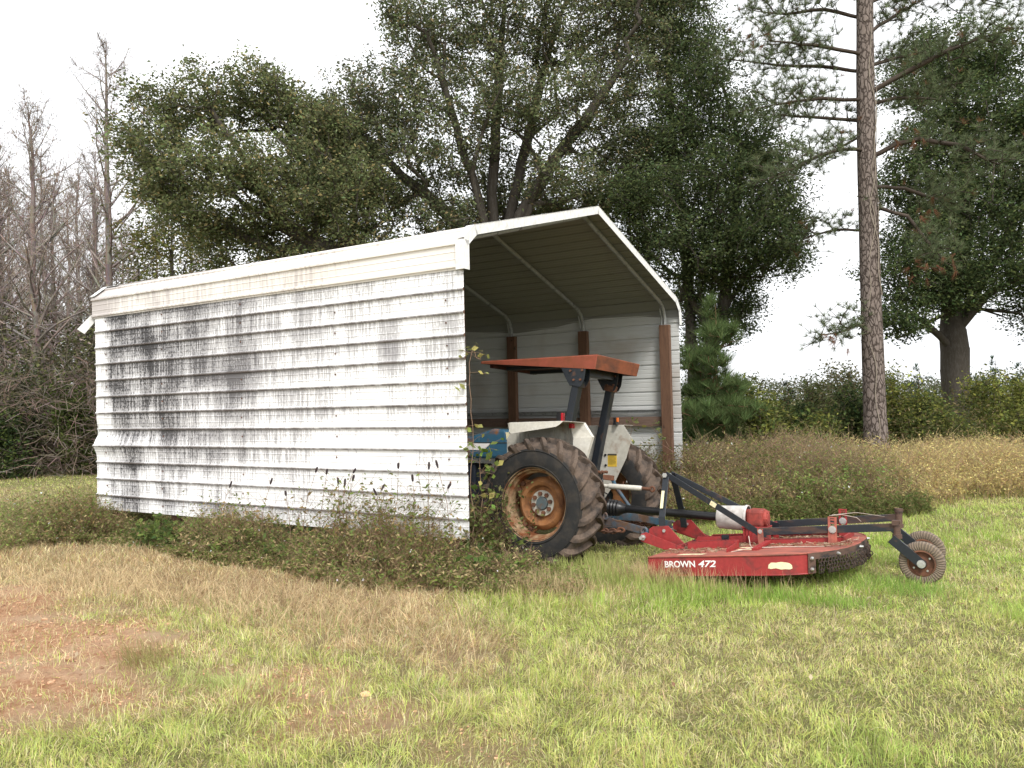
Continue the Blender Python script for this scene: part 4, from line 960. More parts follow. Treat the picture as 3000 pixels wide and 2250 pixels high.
tree('oak_tree', 'tall multi-stemmed oak rising above the middle of the shed roof', B,
     [[B, *P3([(1082, 800), (1078, 620)], d)], P3([(1078, 620), (1035, 430), (985, 270), (940, 120), (900, 20)], d, dj=-2), P3([(1078, 620), (1062, 420), (1075, 220), (1090, 20), (1090, -120)], d, dj=.5),
      P3([(1078, 620), (1105, 450), (1140, 300), (1180, 130), (1230, -20)], d, dj=1.5), P3([(1078, 620), (1125, 470), (1200, 340), (1290, 220), (1360, 120)], d, dj=-1), P3([(1078, 620), (1010, 500), (920, 420), (830, 340), (770, 280)], d, dj=-1),
      P3([(1078, 640), (1048, 500), (1020, 380)], d, dj=-2.2), P3([(1082, 640), (1150, 440), (1170, 380)], d, dj=-2)],
     [lobe(760, 230, d, 60, 70), lobe(700, 290, d+.5, 50, 60), lobe(700, 400, d+1, 90, 70), lobe(850, 30, d-1, 35, 45), lobe(905, 60, d-1, 60, 70), lobe(880, 190, d-1, 110, 90), lobe(1000, 90, d, 110, 100, 2), lobe(1120, 60, d, 110, 110, 2), lobe(1250, 70, d, 110, 100, 2), lobe(1370, 60, d+.5, 110, 100, 2), lobe(810, 270, d-.5, 80, 85), lobe(740, 330, d, 60, 80),
      lobe(930, 320, d-1, 120, 100, 2), lobe(1070, 230, d-1, 110, 110, 2), lobe(1210, 230, d-1, 110, 90, 2), lobe(1340, 190, d, 100, 90, 2), lobe(850, 430, d, 110, 60), lobe(960, 470, d-1, 90, 40), lobe(1210, 390, d-1, 80, 60), lobe(1080, 380, d+1.5, 110, 70), lobe(1010, 460, d+1.5, 100, 40), lobe(1150, 460, d+1.5, 90, 40), lobe(1320, 330, d, 90, 80), lobe(1290, 440, d, 90, 55), lobe(1200, 460, d+1, 70, 40), lobe(1380, 380, d+1, 80, 90),
      lobe(1080, -90, d, 220, 90, 2.5), lobe(1330, -90, d, 170, 90, 2.5)],
     4000, 40, .42, (.085, .042), (.13, .148, .075), 12, alt=(.28, .22, .12), pa=.08, spread=.14, k=.2, var=.45, cl=.42, rt=.0075)
d = 22.
B = gbase(1505, d)
tree('live_oak_tree', 'dense dark oak to the right of the shed roof, crown down to the roof edge', B,
     [[B, *P3([(1500, 860), (1498, 800)], d)], P3([(1498, 800), (1490, 640), (1470, 460), (1450, 240), (1440, 80)], d, dj=1), P3([(1500, 840), (1560, 680), (1582, 520), (1600, 320), (1560, 180)], d, dj=-1.5), P3([(1500, 820), (1540, 700), (1610, 600), (1690, 480)], d, dj=-1),
      P3([(1500, 830), (1570, 730), (1625, 660)], d, dj=-.5)],
     [lobe(1460, 60, d, 90, 110, 2), lobe(1500, 180, d-1, 90, 110, 2), lobe(1570, 290, d-1, 90, 90, 2), lobe(1640, 370, d-1, 90, 90, 2), lobe(1420, 300, d-1, 100, 90, 2), lobe(1380, 430, d-2, 110, 70, 2), lobe(1520, 400, d-2, 110, 90, 2), lobe(1620, 500, d-2, 110, 90, 2),
      lobe(1500, 530, d-2, 120, 80, 2), lobe(1680, 480, d-1, 60, 90, 1.5), lobe(1560, 590, d-1, 90, 40, 1.5), lobe(1610, 660, d, 40, 70, 1, 1.), lobe(1500, 650, d+.5, 70, 60, 1, 1.3), lobe(1560, 700, d, 60, 60, 1, .9), lobe(1500, 760, d+.5, 40, 50, 1, .6), lobe(1400, -60, d, 120, 80, 2), lobe(1690, 560, d-1.5, 55, 45, wt=.8), lobe(1400, 520, d, 60, 50)],
     3600, 46, .27, (.085, .037), (.083, .11, .05), 13, alt=(.13, .16, .06), pa=.2, cl=.5, spread=.165, k=.2, var=.45)
d = 24.
B = gbase(2072, d)
tree('oak_tree', 'broad dark oak behind the tall pine, at the right edge', B,
     [[B, *P3([(2066, 850), (2062, 760)], d)], P3([(2062, 760), (2052, 640), (2080, 520), (2090, 380), (2060, 260)], d, dj=1), P3([(2062, 770), (2000, 700), (1940, 650), (1900, 600)], d, dj=-2), P3([(2058, 730), (2130, 640), (2200, 600), (2260, 540)], d, dj=-1.5), P3([(2060, 700), (2170, 520), (2220, 380)], d, dj=1)],
     [lobe(1960, 600, d-1, 90, 80), lobe(1930, 690, d-1.5, 55, 50),  lobe(2080, 570, d-1, 110, 90, 2), lobe(2190, 510, d-1, 100, 110, 2), lobe(2150, 380, d, 110, 100, 2), lobe(2040, 440, d, 100, 90, 2), lobe(1970, 500, d, 70, 60), lobe(2240, 650, d-1, 70, 90),
      lobe(2000, 330, d, 90, 80), lobe(2080, 250, d, 110, 80, 2), lobe(2200, 260, d, 80, 90, 2), lobe(1990, 170, d+1, 100, 55), lobe(2090, 160, d+1, 70, 60), lobe(2270, 400, d, 80, 160, 2), lobe(1930, 400, d, 50, 50, wt=.6), lobe(2050, 640, d-1, 70, 40), lobe(2150, 120, d+1, 90, 60), lobe(2000, 100, d+1, 60, 40)],
     3000, 48, .41, (.10, .046), (.066, .092, .038), 14, alt=(.14, .17, .06), pa=.15, cl=.45, spread=.18, k=.2, var=.45)
# slim half-bare trees between the bare woods and the big oak
for i, (u, d, H, lb, sd_) in enumerate(((372, 25, 390, 'slim young tree with thin yellow-green leaves left of the spreading oak', 21), (490, 27, 470, 'small leafy tree showing through below the spreading oak', 22), (300, 28, 540, 'low olive-green tree just above the far end of the shed roof', 23))):
    B = gbase(u, d)
    tree('young_tree', lb, B, [[B, *P3([(u, 700), (u-2, H)], d)]], [lobe(u-40, H+30, d, 40, 30), lobe(u+30, H+15, d, 45, 28), lobe(u-30, H+130, d, 60, 45), lobe(u+45, H+150, d, 60, 50), lobe(u, H+230, d, 80, 50)],
         150, 42, .085, (.12, .055), (.13, .14, .045), sd_, alt=(.24, .2, .08), pa=.2, spread=.32)

# ---- needles
def tufts(P, D, g, n=22, L_=.19, w=.007, spread=.75, bag=None, col=(.05, .085, .035), var=.3, alt=None, pa=0):
    m = len(P); idx = np.repeat(np.arange(m), n); dr = unit(D[idx]+rdir(len(idx), g)*spread); ln = L_*g.uniform(.7, 1.1, (len(idx), 1))
    a = P[idx]+g.normal(0, .012, (len(idx), 3)); t = a+dr*ln-np.array([0, 0, 1])*ln*.12; s = unit(np.cross(dr, rdir(len(idx), g)))*w/2
    V = np.stack([a-s, a+s, t], 1).reshape(-1, 3); F = np.arange(3*len(idx)).reshape(-1, 3)
    cc = 1+g.uniform(-.3, .3, m); al = (g.random(m) < pa) if pa else np.zeros(m, bool); T = tint_of(g, len(F), col, var, cl=cc[idx])
    if alt is not None and al.any(): T[al[idx]] = np.array(alt)*(1+g.uniform(-.3, .3, (al[idx].sum(), 1)))
    bag.add(V, F, T)
def tall_pine():
    g = np.random.default_rng(31); d = 17.; B = gbase(1894, d, 975)
    T = thing('pine_tree', 'tall straight pine with scaly grey-brown trunk right of the shed', 'tree', tuple(B))
    # trunk: its own smooth shaft
    pts = [B-np.array([0, 0, .2])]+P3([(1890, 900), (1886, 780), (1880, 600), (1875, 440), (1871, 300), (1869, 150), (1868, 0), (1866, -150), (1862, -330), (1860, -520)], d)
    rad = [.285, .235, .222, .208, .198, .190, .182, .172, .155, .12, .06]
    q = MB(); fp = []; fr = []
    for i in range(len(pts)-1):
        for t in np.linspace(0, 1, 9)[:-1]:
            p = pts[i]*(1-t)+pts[i+1]*t; fp.append(tuple(p-B)); fr.append((rad[i]*(1-t)+rad[i+1]*t)*(1+.012*math.sin(p[2]*3.1)))
    q.tube(fp, fr, 28); q.build('trunk', M['pbark'], T, smooth=True)
    L = [[(1868, 120), (1774, 100), (1708, 92), (1621, 88)], [(1868, 155), (1774, 143), (1681, 141), (1556, 126)], [(1870, 215), (1774, 212), (1700, 222), (1628, 235)], [(1870, 262), (1830, 258), (1748, 252), (1681, 247)], [(1872, 325), (1820, 322), (1774, 334), (1721, 362), (1654, 388)],
         [(1872, 285), (1814, 318), (1770, 345)], [(1876, 497), (1801, 497), (1734, 517)], [(1884, 700), (1850, 704), (1815, 718), (1774, 724)], [(1868, 75), (1934, 33), (1985, 5)], [(1870, 205), (1954, 158), (2041, 113), (2121, 80), (2215, 58)], [(1870, 143), (1934, 126), (2010, 112)],
         [(1871, 230), (1934, 212), (1984, 212), (2050, 216)], [(1872, 345), (1934, 312), (1988, 300), (2068, 313), (2134, 347), (2205, 368)], [(1874, 403), (1954, 407), (2014, 427), (2075, 445)], [(1876, 443), (1961, 467), (2001, 520), (2041, 567)], [(1868, 40), (1780, 20), (1700, 30), (1600, 22)], [(1868, 0), (1800, -40), (1720, -30)],
         [(1868, 10), (1960, -30), (2080, -10), (2180, 10)], [(1866, -100), (1760, -130), (1640, -110)], [(1866, -120), (1980, -150), (2100, -140)], [(1864, -220), (1780, -270)], [(1864, -240), (1960, -290)]]
    dj = [-1.5, 1.6, -1.2, 1.2, -1.6, .8, 1.5, -.6, 1.5, -1.6, 1.5, 1.0, -1.4, 1.2, -1.2, 1.3, -1, 1.4, 1, -1, 1, -1]
    bw = Bag(); bl = Bag(); 
    for k, (seq, o) in enumerate(zip(L, dj)):
        P = P3(seq, d, dj=o); lob = []; n = 0
        tot = sum(np.linalg.norm(P[i+1]-P[i]) for i in range(len(P)-1))
        for i in range(len(P)-1):
            for t in (.15, .5, .85):
                s = (i+t)/(len(P)-1)
                if s < .22 and k not in (5, 13, 14): continue
                lob.append((P[i]*(1-t)+P[i+1]*t+np.array([0, 0, .14]), np.array([.44, .6, .46])*(.65+.6*s), 1)); n += 1
        if k in (14,): lob = lob[-4:]+lob[:1]
        if k == 13: lob = lob[-4:]
        dens = 62 if k != 7 else 80
        pts = fill(lob, int(dens*tot*1.0), g)
        r0 = .042 if tot > 1.6 else .03
        if k in (9, 12): r0 = .055
        A, par, r, ends = skeleton([P], pts, r0, g, k=.12, step=.25, rt=.006, keep=1); A2 = A-B
        tubes_of(A2, par, r, bw, (.07, .055, .045), g=g)
        e = ends; D = unit(A[e]-A[par[e]]+np.array([0, 0, .12])); tufts(A2[e], D, g, 18, .19, .0075, .85, bl, (.15, .18, .095), alt=(.2, .1, .055), pa=.025)
        # a second tuft a little further back on the twig
        tufts(A2[par[e]], D, g, 12, .18, .0075, 1.0, bl, (.12, .155, .08))
    for (u, v, n) in ((1640, 92, 6), (1960, 303, 7), (2000, 445, 6), (2040, 580, 8), (1985, 575, 7), (1790, 735, 6)):
        c = np.array(at(u, v, d-1.0))-B; P = c+g.normal(0, .13, (n, 3)); tufts(P, rdir(n, g)+np.array([0, 0, -.7]), g, 24, .2, .008, .5, bl, (.17, .085, .05))
    bw.build('branches', M['twig'], T, smooth=True); bl.build('crown', M['needle'], T)
    # dead vine stems climbing the bark
    q = MB()
    for off, v0, v1, w_, ph in ((-.55, 975, 420, .010, 0), (.1, 640, 130, .010, 1.3), (.35, 500, 60, .007, 2.2)):
        path = []
        for i in range(60):
            t = i/59; v = v0+(v1-v0)*t; c = np.array(at(1894-26*(975-v)/975 if v > 0 else 1868, v, d)); rr = .245-.0735*min(1, (975-v)/975)
            a = off+.35*math.sin(t*9+ph)+.2*math.sin(t*23+ph*2)-math.pi/2
            path.append(tuple(c-B*0+np.array([math.cos(a)*(rr+.006), math.sin(a)*(rr+.006), 0])))
        q.tube(path, w_, 6)
    vb = q.build('climbing_vine', M['vine'], None, smooth=True); setprops(vb, 'pale dead vine stems winding up the tall pine trunk', 'vine')
M['vine'] = plain('pale_dead_vine', (.27, .23, .185), .9, 0, 20, .3)
tall_pine()
def small_pine(name, label, u, d, vt, hw, seed, col, L_=.2, dens=1.0, n=22, group=None, w=.007):
    g = np.random.default_rng(seed); B = gbase(u, d); top = np.array(at(u, vt, d)); H = top[2]; T = thing(name, label, 'tree', tuple(B), group=group)
    bw = Bag(); bl = Bag(); R = hw*d/FD; lob = []
    for i in range(7):
        t = i/6; z = H*(.12+.83*t); rr = R*(1.25-.25*abs(2*t-.7))*(1-t)**.5+.12
        aa = i*2.4; lob.append((np.array([B[0]+.35*rr*math.cos(aa), B[1]+.35*rr*math.sin(aa), z]), np.array([rr*.8, rr*.8, H*.07]), 1))
    pts = fill(lob, int(230*dens), g, 3); A, par, r, ends = skeleton([[B, top]], pts, .05, g, k=.1, step=.3, rt=.007, keep=1); A2 = A-B
    tubes_of(A2, par, r, bw, (.13, .075, .045), g=g); D = unit(A[ends]-A[par[ends]]+np.array([0, 0, .45])); tufts(A2[ends], D, g, n, L_, w, .7, bl, col); tufts(A2[par[ends]], D, g, n//2, L_, w, .9, bl, tuple(x*.8 for x in col))
    tufts(np.array([[0, 0, H]]), np.array([[0, 0, 1.]]), g, 60, L_, w, .5, bl, col)
    k = g.random(len(ends)) < .05; kk = ends[k]
    if k.any(): tufts(A2[kk]*np.array([1, 1, .5]), -D[k], g, 20, L_, w, .6, bl, (.3, .13, .06))
    bw.build('trunk', M['twig'], T, smooth=True); bl.build('crown', M['needle'], T)
small_pine('young_pine', 'bushy young pine with long bright needles against the right side of the shed', 1545, 15.2, 655, 92, 41, (.105, .15, .055), .30, 3.4, 28, w=.009)
small_pine('young_pine', 'small dark conical pine showing above the brush left of the tall trunk', 1702, 30, 828, 30, 42, (.03, .055, .03), .2, .9)
for k, (u, vt, d, hw) in enumerate(((1985, 792, 42, 40), (1912, 800, 38, 18), (2095, 800, 46, 30), (2150, 775, 40, 26), (2205, 790, 44, 26), (1840, 812, 44, 22))):
    small_pine('distant_pine', ('blue-green distant pine in the gap just left of the broad oak trunk', 'thin distant pine top just right of the tall pine trunk', 'distant pine half hidden just right of the broad oak trunk', 'tallest distant pine right of the broad oak trunk', 'distant pine at the right edge of the picture', 'distant pine top just left of the tall pine trunk')[k], u, d, vt, hw, 50+k, (.05, .09, .05), .3, .5, 16, 'young pines beyond the brush', .018)

# ---- bare trees of the left-hand woods
def bare(seed, H, r0, nb=64, maxl=3.0, tcol=(.27, .23, .21), leafy=.5):
    g = np.random.default_rng(seed); bw = Bag(); bt = Bag()
    zs = np.linspace(0, H, 22); wob = np.cumsum(g.normal(0, .03, (22, 2)), 0); A = np.stack([wob[:, 0], wob[:, 1], zs], 1); rr = r0*(1-zs/H)**.8+.012
    V, F = frusta(A[:-1], A[1:]+np.array([0, 0, .02]), rr[:-1], rr[1:], 10); bw.add(V, F, tint_of(g, len(F), (.2, .165, .145), .1))
    S = []; E = []; W1 = []; TW = []
    for i in range(nb):
        t = .10+.88*(i+g.random())/nb; z = t*H; a = g.uniform(0, 2*math.pi); ln = (maxl*(1-t)**.8*(.5 if t < .2 else 1)+.35)*g.uniform(.6, 1.15); el = g.uniform(.45, 1.05) if t > .35 else g.uniform(-.05, .8)
        c = np.array([np.interp(z, zs, A[:, 0]), np.interp(z, zs, A[:, 1]), z]); dr = np.array([math.cos(a)*math.cos(el), math.sin(a)*math.cos(el), math.sin(el)]); m = 7; p = c; step = ln/m; br = max(.010, rr[min(21, int(t*21))]*.36)
        for j in range(m):
            dr = unit((dr+g.normal(0, .10, 3)+np.array([0, 0, .06]))[None])[0]; q = p+dr*step; S.append(p); E.append(q); W1.append((br*(1-j/m)+.005, br*(1-(j+1)/m)+.005))
            for _ in range(3): TW.append((q if _ else p+(q-p)*g.random(), dr, ln*(1-j/m)))
            p = q
    S, E, W1 = np.array(S), np.array(E), np.array(W1); V, F = frusta(S, E, W1[:, 0], W1[:, 1], 4); bw.add(V, F, tint_of(g, len(F), tcol, .25))
    a = np.array([x[0] for x in TW]); dd = np.array([x[1] for x in TW]); l = np.array([x[2] for x in TW]); td = unit(dd*.6+rdir(len(a), g)*.8+np.array([0, 0, .15])); tl = np.clip(l*g.uniform(.15, .45, len(a)), .18, .9)[:, None]; b = a+td*tl; V, F = ribbons(a, b, .016, .008, g); bw.add(V, F, tint_of(g, len(F), tcol, .25))
    n3 = 3; a3 = np.repeat(a, n3, 0)+np.repeat(b-a, n3, 0)*g.random((len(a)*n3, 1)); d3 = unit(np.repeat(td, n3, 0)*.7+rdir(len(a3), g)*.9); b3 = a3+d3*g.uniform(.10, .32, (len(a3), 1)); V, F = ribbons(a3, b3, .010, .006, g); bt.add(V, F, tint_of(g, len(F), tcol, .3))
    k = g.random(len(b3)) < leafy; P = b3[k]; q = P-np.array([0, 0, 1])*g.uniform(.04, .11, (len(P), 1)); V, F = ribbons(P, q, .014, .012, g); bt.add(V, F, tint_of(g, len(F), (.17, .12, .08), .4, (.2, .17, .07), .15))
    T = bpy.data.objects.new('bare_tree', None); COL.objects.link(T); bw.build('trunk', M['twig'], T, smooth=True); bt.build('twigs', M['twig'], T); return T
protos = [bare(61, 13.6, .15, 56, 4.8, leafy=.4), bare(62, 11.6, .15, 54, 4.8, leafy=.6), bare(63, 12.4, .12, 46, 3.6, leafy=.4)]
spots = [(237, 25, 0, 1.0, 'tallest bare tree, thin straight trunk left of the oaks'), (222, 26.5, 2, .86, 'slim bare trunk right behind the tallest bare tree'), (68, 24.5, 1, 1.0, 'bare tree dense with brown twigs near the left edge, below the tallest one'),
         (192, 28, 2, .8, 'thin bare trunk just left of the tallest bare tree, close to the shed end'), (120, 29, 1, .9, 'bare tree between the twiggy one and the tallest one'), (20, 26, 2, .88, 'bare tree nearest the left edge of the picture'), (-30, 25, 1, .95, None), (100, 33, 0, .95, None), (170, 36, 1, 1.1, None), (40, 38, 2, 1.1, None), (270, 34, 1, .85, None), (330, 36, 2, .85, None), (-60, 31, 0, .9, None), (0, 33, 1, 1.05, None), (220, 40, 0, .95, None), (140, 42, 2, 1.1, None), (300, 42, 1, .8, None), (420, 38, 2, .8, None), (70, 45, 1, 1.2, None)]
used = set()
for i, (u, d, p, sc, lb) in enumerate(spots):
    B = gbase(u, d, 900)
    if p not in used: o = protos[p]; used.add(p)
    else:
        o = protos[p].copy(); COL.objects.link(o)
        for ch in [c for c in bpy.data.objects if c.parent == protos[p]]:
            c2 = ch.copy(); COL.objects.link(c2); c2.parent = o
    o.location = tuple(B); o.rotation_euler = (0, 0, i*1.7); o.scale = (sc, sc, sc)
    setprops(o, lb or 'grey-brown bare tree standing among others in the left-hand woods', 'tree', 'bare trees in the left-hand woods')

# ---- shrubs and brush on the right
def shrub(label, u, vt, d, hw, seed, col, alt=None, pa=.15, nb=190, per=26, leaf=(.095, .042), cl=.6, name='shrub', group='shrubs along the field edge'):
    g = np.random.default_rng(seed); B = gbase(u, d); H = at(u, vt, d).z; R = hw*d/FD; T = thing(name, label, 'shrub', tuple(B), group=group)
    lob = [(B+np.array([g.uniform(-.45, .45)*R, g.uniform(-.4, .4)*R, H*z]), np.array([R*q*g.uniform(.6, 1.15), R*.7, H*g.uniform(.14, .26)]), 1) for z, q in ((.2, .75), (.4, .8), (.6, .7), (.78, .55), (.5, .8))]
    pts = fill(lob, nb, g, 3); pts[:, 2] = np.clip(pts[:, 2], .1, H)
    st = [[B, B+np.array([g.normal(0, .2*R), g.normal(0, .2*R), H*.35])]]+[[B, B+np.array([g.normal(0, .4*R), g.normal(0, .3*R), H*g.uniform(.5, .7)])] for _ in range(3)]
    A, par, r, ends = skeleton(st, pts, .035, g, k=.1, step=.35, rt=.006, keep=0); A2 = A-B; b = Bag(); tubes_of(A2, par, r, b, (.14, .11, .09), g=g); b.build('stems', M['twig'], T, smooth=True)
    c = A2[ends]; cb = 1+g.uniform(-cl, cl, len(c)); m = g.poisson(per, len(c)); i = np.repeat(np.arange(len(c)), m); P = c[i]+g.normal(0, .14, (len(i), 3)); P[:, 2] = np.maximum(P[:, 2], .03)
    V, F = leaf_quads(P, g, leaf[0], leaf[1]); b = Bag(); b.add(V, F, tint_of(g, len(F), col, .35, alt, pa, cb[i])); b.build('foliage', M['leaf'], T)
OL = (.105, .13, .042); YG = (.23, .24, .06); DG = (.045, .07, .028)
for i, a in enumerate((('leafy green shrub against the right side of the young pine', 1622, 815, 15.8, 48, OL, YG), ('round olive shrub right of the young pine', 1668, 850, 18, 45, OL, YG), ('low dark shrub below the small conical pine', 1715, 868, 19, 46, DG, OL),
        ('brownish brush midway between young pine and tall trunk', 1762, 815, 21, 55, (.12, .12, .06), OL), ('tall grey-olive brush left of the tall pine trunk', 1822, 768, 22, 62, (.13, .14, .07), (.2, .17, .09)), ('dark shrub touching the left of the tall pine trunk', 1850, 840, 19.5, 42, DG, OL),
        ('low green shrub in front of the brush left of the tall pine', 1780, 890, 17.5, 55, OL, YG), ('yellow-green shrub just right of the tall pine trunk', 1945, 800, 21, 60, YG, OL), ('olive shrub between the tall pine and the broad oak', 1995, 838, 20, 50, OL, YG),
        ('bright yellow-green bush right of the broad oak trunk', 2140, 785, 21.5, 62, YG, OL), ('large yellow-green bush at the right edge', 2200, 806, 19.5, 55, (.17, .19, .05), YG), ('low shrub at the foot of the broad oak', 2050, 880, 19, 60, OL, YG), ('low olive shrub in front of the bush at the right edge', 2175, 880, 17.5, 60, (.12, .14, .045), YG),
        ('shrub at the right wall of the shed behind the young pine', 1500, 820, 18.5, 50, DG, OL), ('shrub beyond the right edge of the picture', 2290, 820, 20, 70, OL, YG))):
    shrub(a[0], a[1], a[2], a[3], a[4], 70+i, a[5], a[6], .35)
def mass(name, label, cat, P, g, leaf, col, alt, pa, twigs=None, var=.35):
    b = Bag(); V, F = leaf_quads(P, g, *leaf); b.add(V, F, tint_of(g, len(F), col, var, alt, pa))
    if twigs is not None:
        A, B_, w_, tc = twigs; V, F = ribbons(A, B_, w_, w_*.6, g); b.add(V, F, tint_of(g, len(F), tc, .35))
    o = b.build(name, M['leaf']); setprops(o, label, cat, kind='stuff'); return o
def arcs(n, P0, L, g, w=.012, up=.6, seg=6, col=(.2, .165, .14), curl=.25):
    """long bending canes as chains of strips"""
    A = []; B = []; p = P0.copy(); d = unit(rdir(n, g)*np.array([1, 1, .4])+np.array([0, 0, up]))
    for j in range(seg):
        d = unit(d+g.normal(0, curl, (n, 3))-np.array([0, 0, .16])); q = p+d*L[:, None]/seg; A.append(p); B.append(q); p = q
    return np.concatenate(A), np.concatenate(B)
def brush():
    g = np.random.default_rng(90)
    # left-hand thicket: a band in front of and among the bare trees
    n = 52000; t = g.random(n); u = -420+1150*t; d = g.uniform(21.5, 27.5, n)
    top = 2.4+1.5*vn(u, d*40, 90, 3)+.9*vn(u, d*10, 33, 5)+.35*(d-22)
    base = np.array([gbase(a, b)[:2] for a, b in ((-420, 1.), (730, 1.))]); ux = base[0][0]+(base[1][0]-base[0][0])*t
    z = top*g.random(n)**.85; P = np.stack([ux*d, d, z], 1)
    keep = vn(P[:, 0], P[:, 2]*1.3, .8, 9)+.25*vn(P[:, 0], P[:, 2], .3, 2) > .38; P = P[keep]
    m = 6500; tt = g.random(m); dd = g.uniform(21, 27, m); x = (base[0][0]+(base[1][0]-base[0][0])*tt)*dd; P0 = np.stack([x, dd, g.uniform(.0, 2.6, m)], 1); A, B = arcs(m, P0, g.uniform(.8, 2.6, m), g, curl=.32)
    mass('thicket', 'dark tangled thicket of vines and brush under the bare trees on the left', 'thicket', P, g, (.12, .06), (.075, .075, .042), (.14, .15, .06), .25, (A, B, .018, (.26, .205, .175)), .5)
    # distant wood behind everything
    n = 150000; t = g.random(n); d = g.uniform(48, 70, n); x = -62+135*t; top = 5+2.2*vn(x, d*3, 9, 3)+1.5*vn(x, d, 3, 5); top = np.where(x < -8, top+3.5, np.where(x > 12, 2.3+2.0*vn(x, d, 3, 7)*vn(x, d, 1.1, 3), top-1))
    P = np.stack([x, d, top*g.random(n)**.7], 1); mass('distant_woods', 'far low line of woods along the horizon', 'woods', P, g, (.17, .10), (.085, .10, .055), (.12, .12, .075), .4)
    # undergrowth floor under the shrubs on the right
    n = 30000; x = g.uniform(3.0, 19, n); y = g.uniform(15.5, 24, n); y = np.maximum(y, 12.5+.25*x); z = (.35+1.25*vn(x, y, .9, 2)+.12*(y-15))*g.random(n); P = np.stack([x, y, z], 1)
    mass('undergrowth', 'olive and brown undergrowth filling the gaps between the shrubs', 'undergrowth', P, g, (.085, .032), (.075, .085, .03), (.16, .13, .065), .35, None, .45)
brush()
for i, a in enumerate((('evergreen shrub in the thicket near the left edge', 62, 800, 23.0, 60, DG), ('green bush in the thicket beside the far end of the shed', 165, 800, 22.3, 55, (.09, .12, .035)), ('dark low bush at the foot of the thicket near the left edge', 20, 880, 21.6, 60, DG))):
    shrub(a[0], a[1], a[2], a[3], a[4], 95+i, a[5], (.13, .17, .05), .25, nb=130, per=42)

# ---- tall dry weeds beyond the mower
def weeds(name, label, XY, H, g, col, scol, alt=None, pa=.2, nbr=9, nlf=16, lw=(.03, .014), w=.006, lean=.2, blen=.22, flower=None, cat='weeds', kind='stuff', parent=None, z0=None, dense_low=True, tw=None):
    n = len(XY); z = gz(XY[:, 0], XY[:, 1]) if z0 is None else z0; P = np.stack([XY[:, 0], XY[:, 1], z-.02], 1); dv = unit(np.stack([g.normal(0, lean, n), g.normal(0, lean, n), np.ones(n)], 1)); S = 4; b = Bag(); pts = [P]
    for j in range(S): dv = unit(dv+g.normal(0, .10, (n, 3))*np.array([1, 1, .3])); q = pts[-1]+dv*(H/S)[:, None]; pts.append(q)
    ww = w if tw is None else tw
    for j in range(S):
        k = ww*(1-.2*j) if np.isscalar(ww) else ww*(1-.2*j); V, F = ribbons(pts[j], pts[j+1], k, k*.8, g); b.add(V, F, tint_of(g, len(F), scol, .35))
    def onstem(m, lo=.15):
        t = g.uniform(lo, 1, (n, m)) if not dense_low else lo+(1-lo)*g.random((n, m))**.9; s = t*S; j = np.minimum(s.astype(int), S-1); f = (s-j)[..., None]; st = np.stack(pts, 1); i = np.arange(n)[:, None]; return (st[i, j]*(1-f)+st[i, np.minimum(j+1, S)]*f).reshape(-1, 3)
    A = onstem(nbr, .2); D = unit(rdir(len(A), g)*np.array([1, 1, .5])+np.array([0, 0, .75])); L_ = (np.repeat(H, nbr)*blen*g.uniform(.5, 1.2, len(A)))[:, None]; B = A+D*L_; V, F = ribbons(A, B, (ww if np.isscalar(ww) else np.repeat(ww, nbr))*.7, (ww if np.isscalar(ww) else np.repeat(ww, nbr))*.4, g); b.add(V, F, tint_of(g, len(F), scol, .35))
    k = max(1, nlf//nbr); C_ = np.repeat(A, k, 0)+np.repeat(B-A, k, 0)*g.random((len(A)*k, 1)); C_ = C_+g.normal(0, .012, C_.shape); V, F = leaf_quads(C_, g, *lw); b.add(V, F, tint_of(g, len(F), col, .4, alt, pa))
    if flower is not None:
        f = g.random(len(B)) < flower[0]; V, F = leaf_quads(B[f], g, flower[2], flower[2]); b.add(V, F, tint_of(g, len(F), flower[1], .1))
    o = b.build(name, M['blade'], parent)
    if kind: setprops(o, label, cat, kind=kind)
    return o
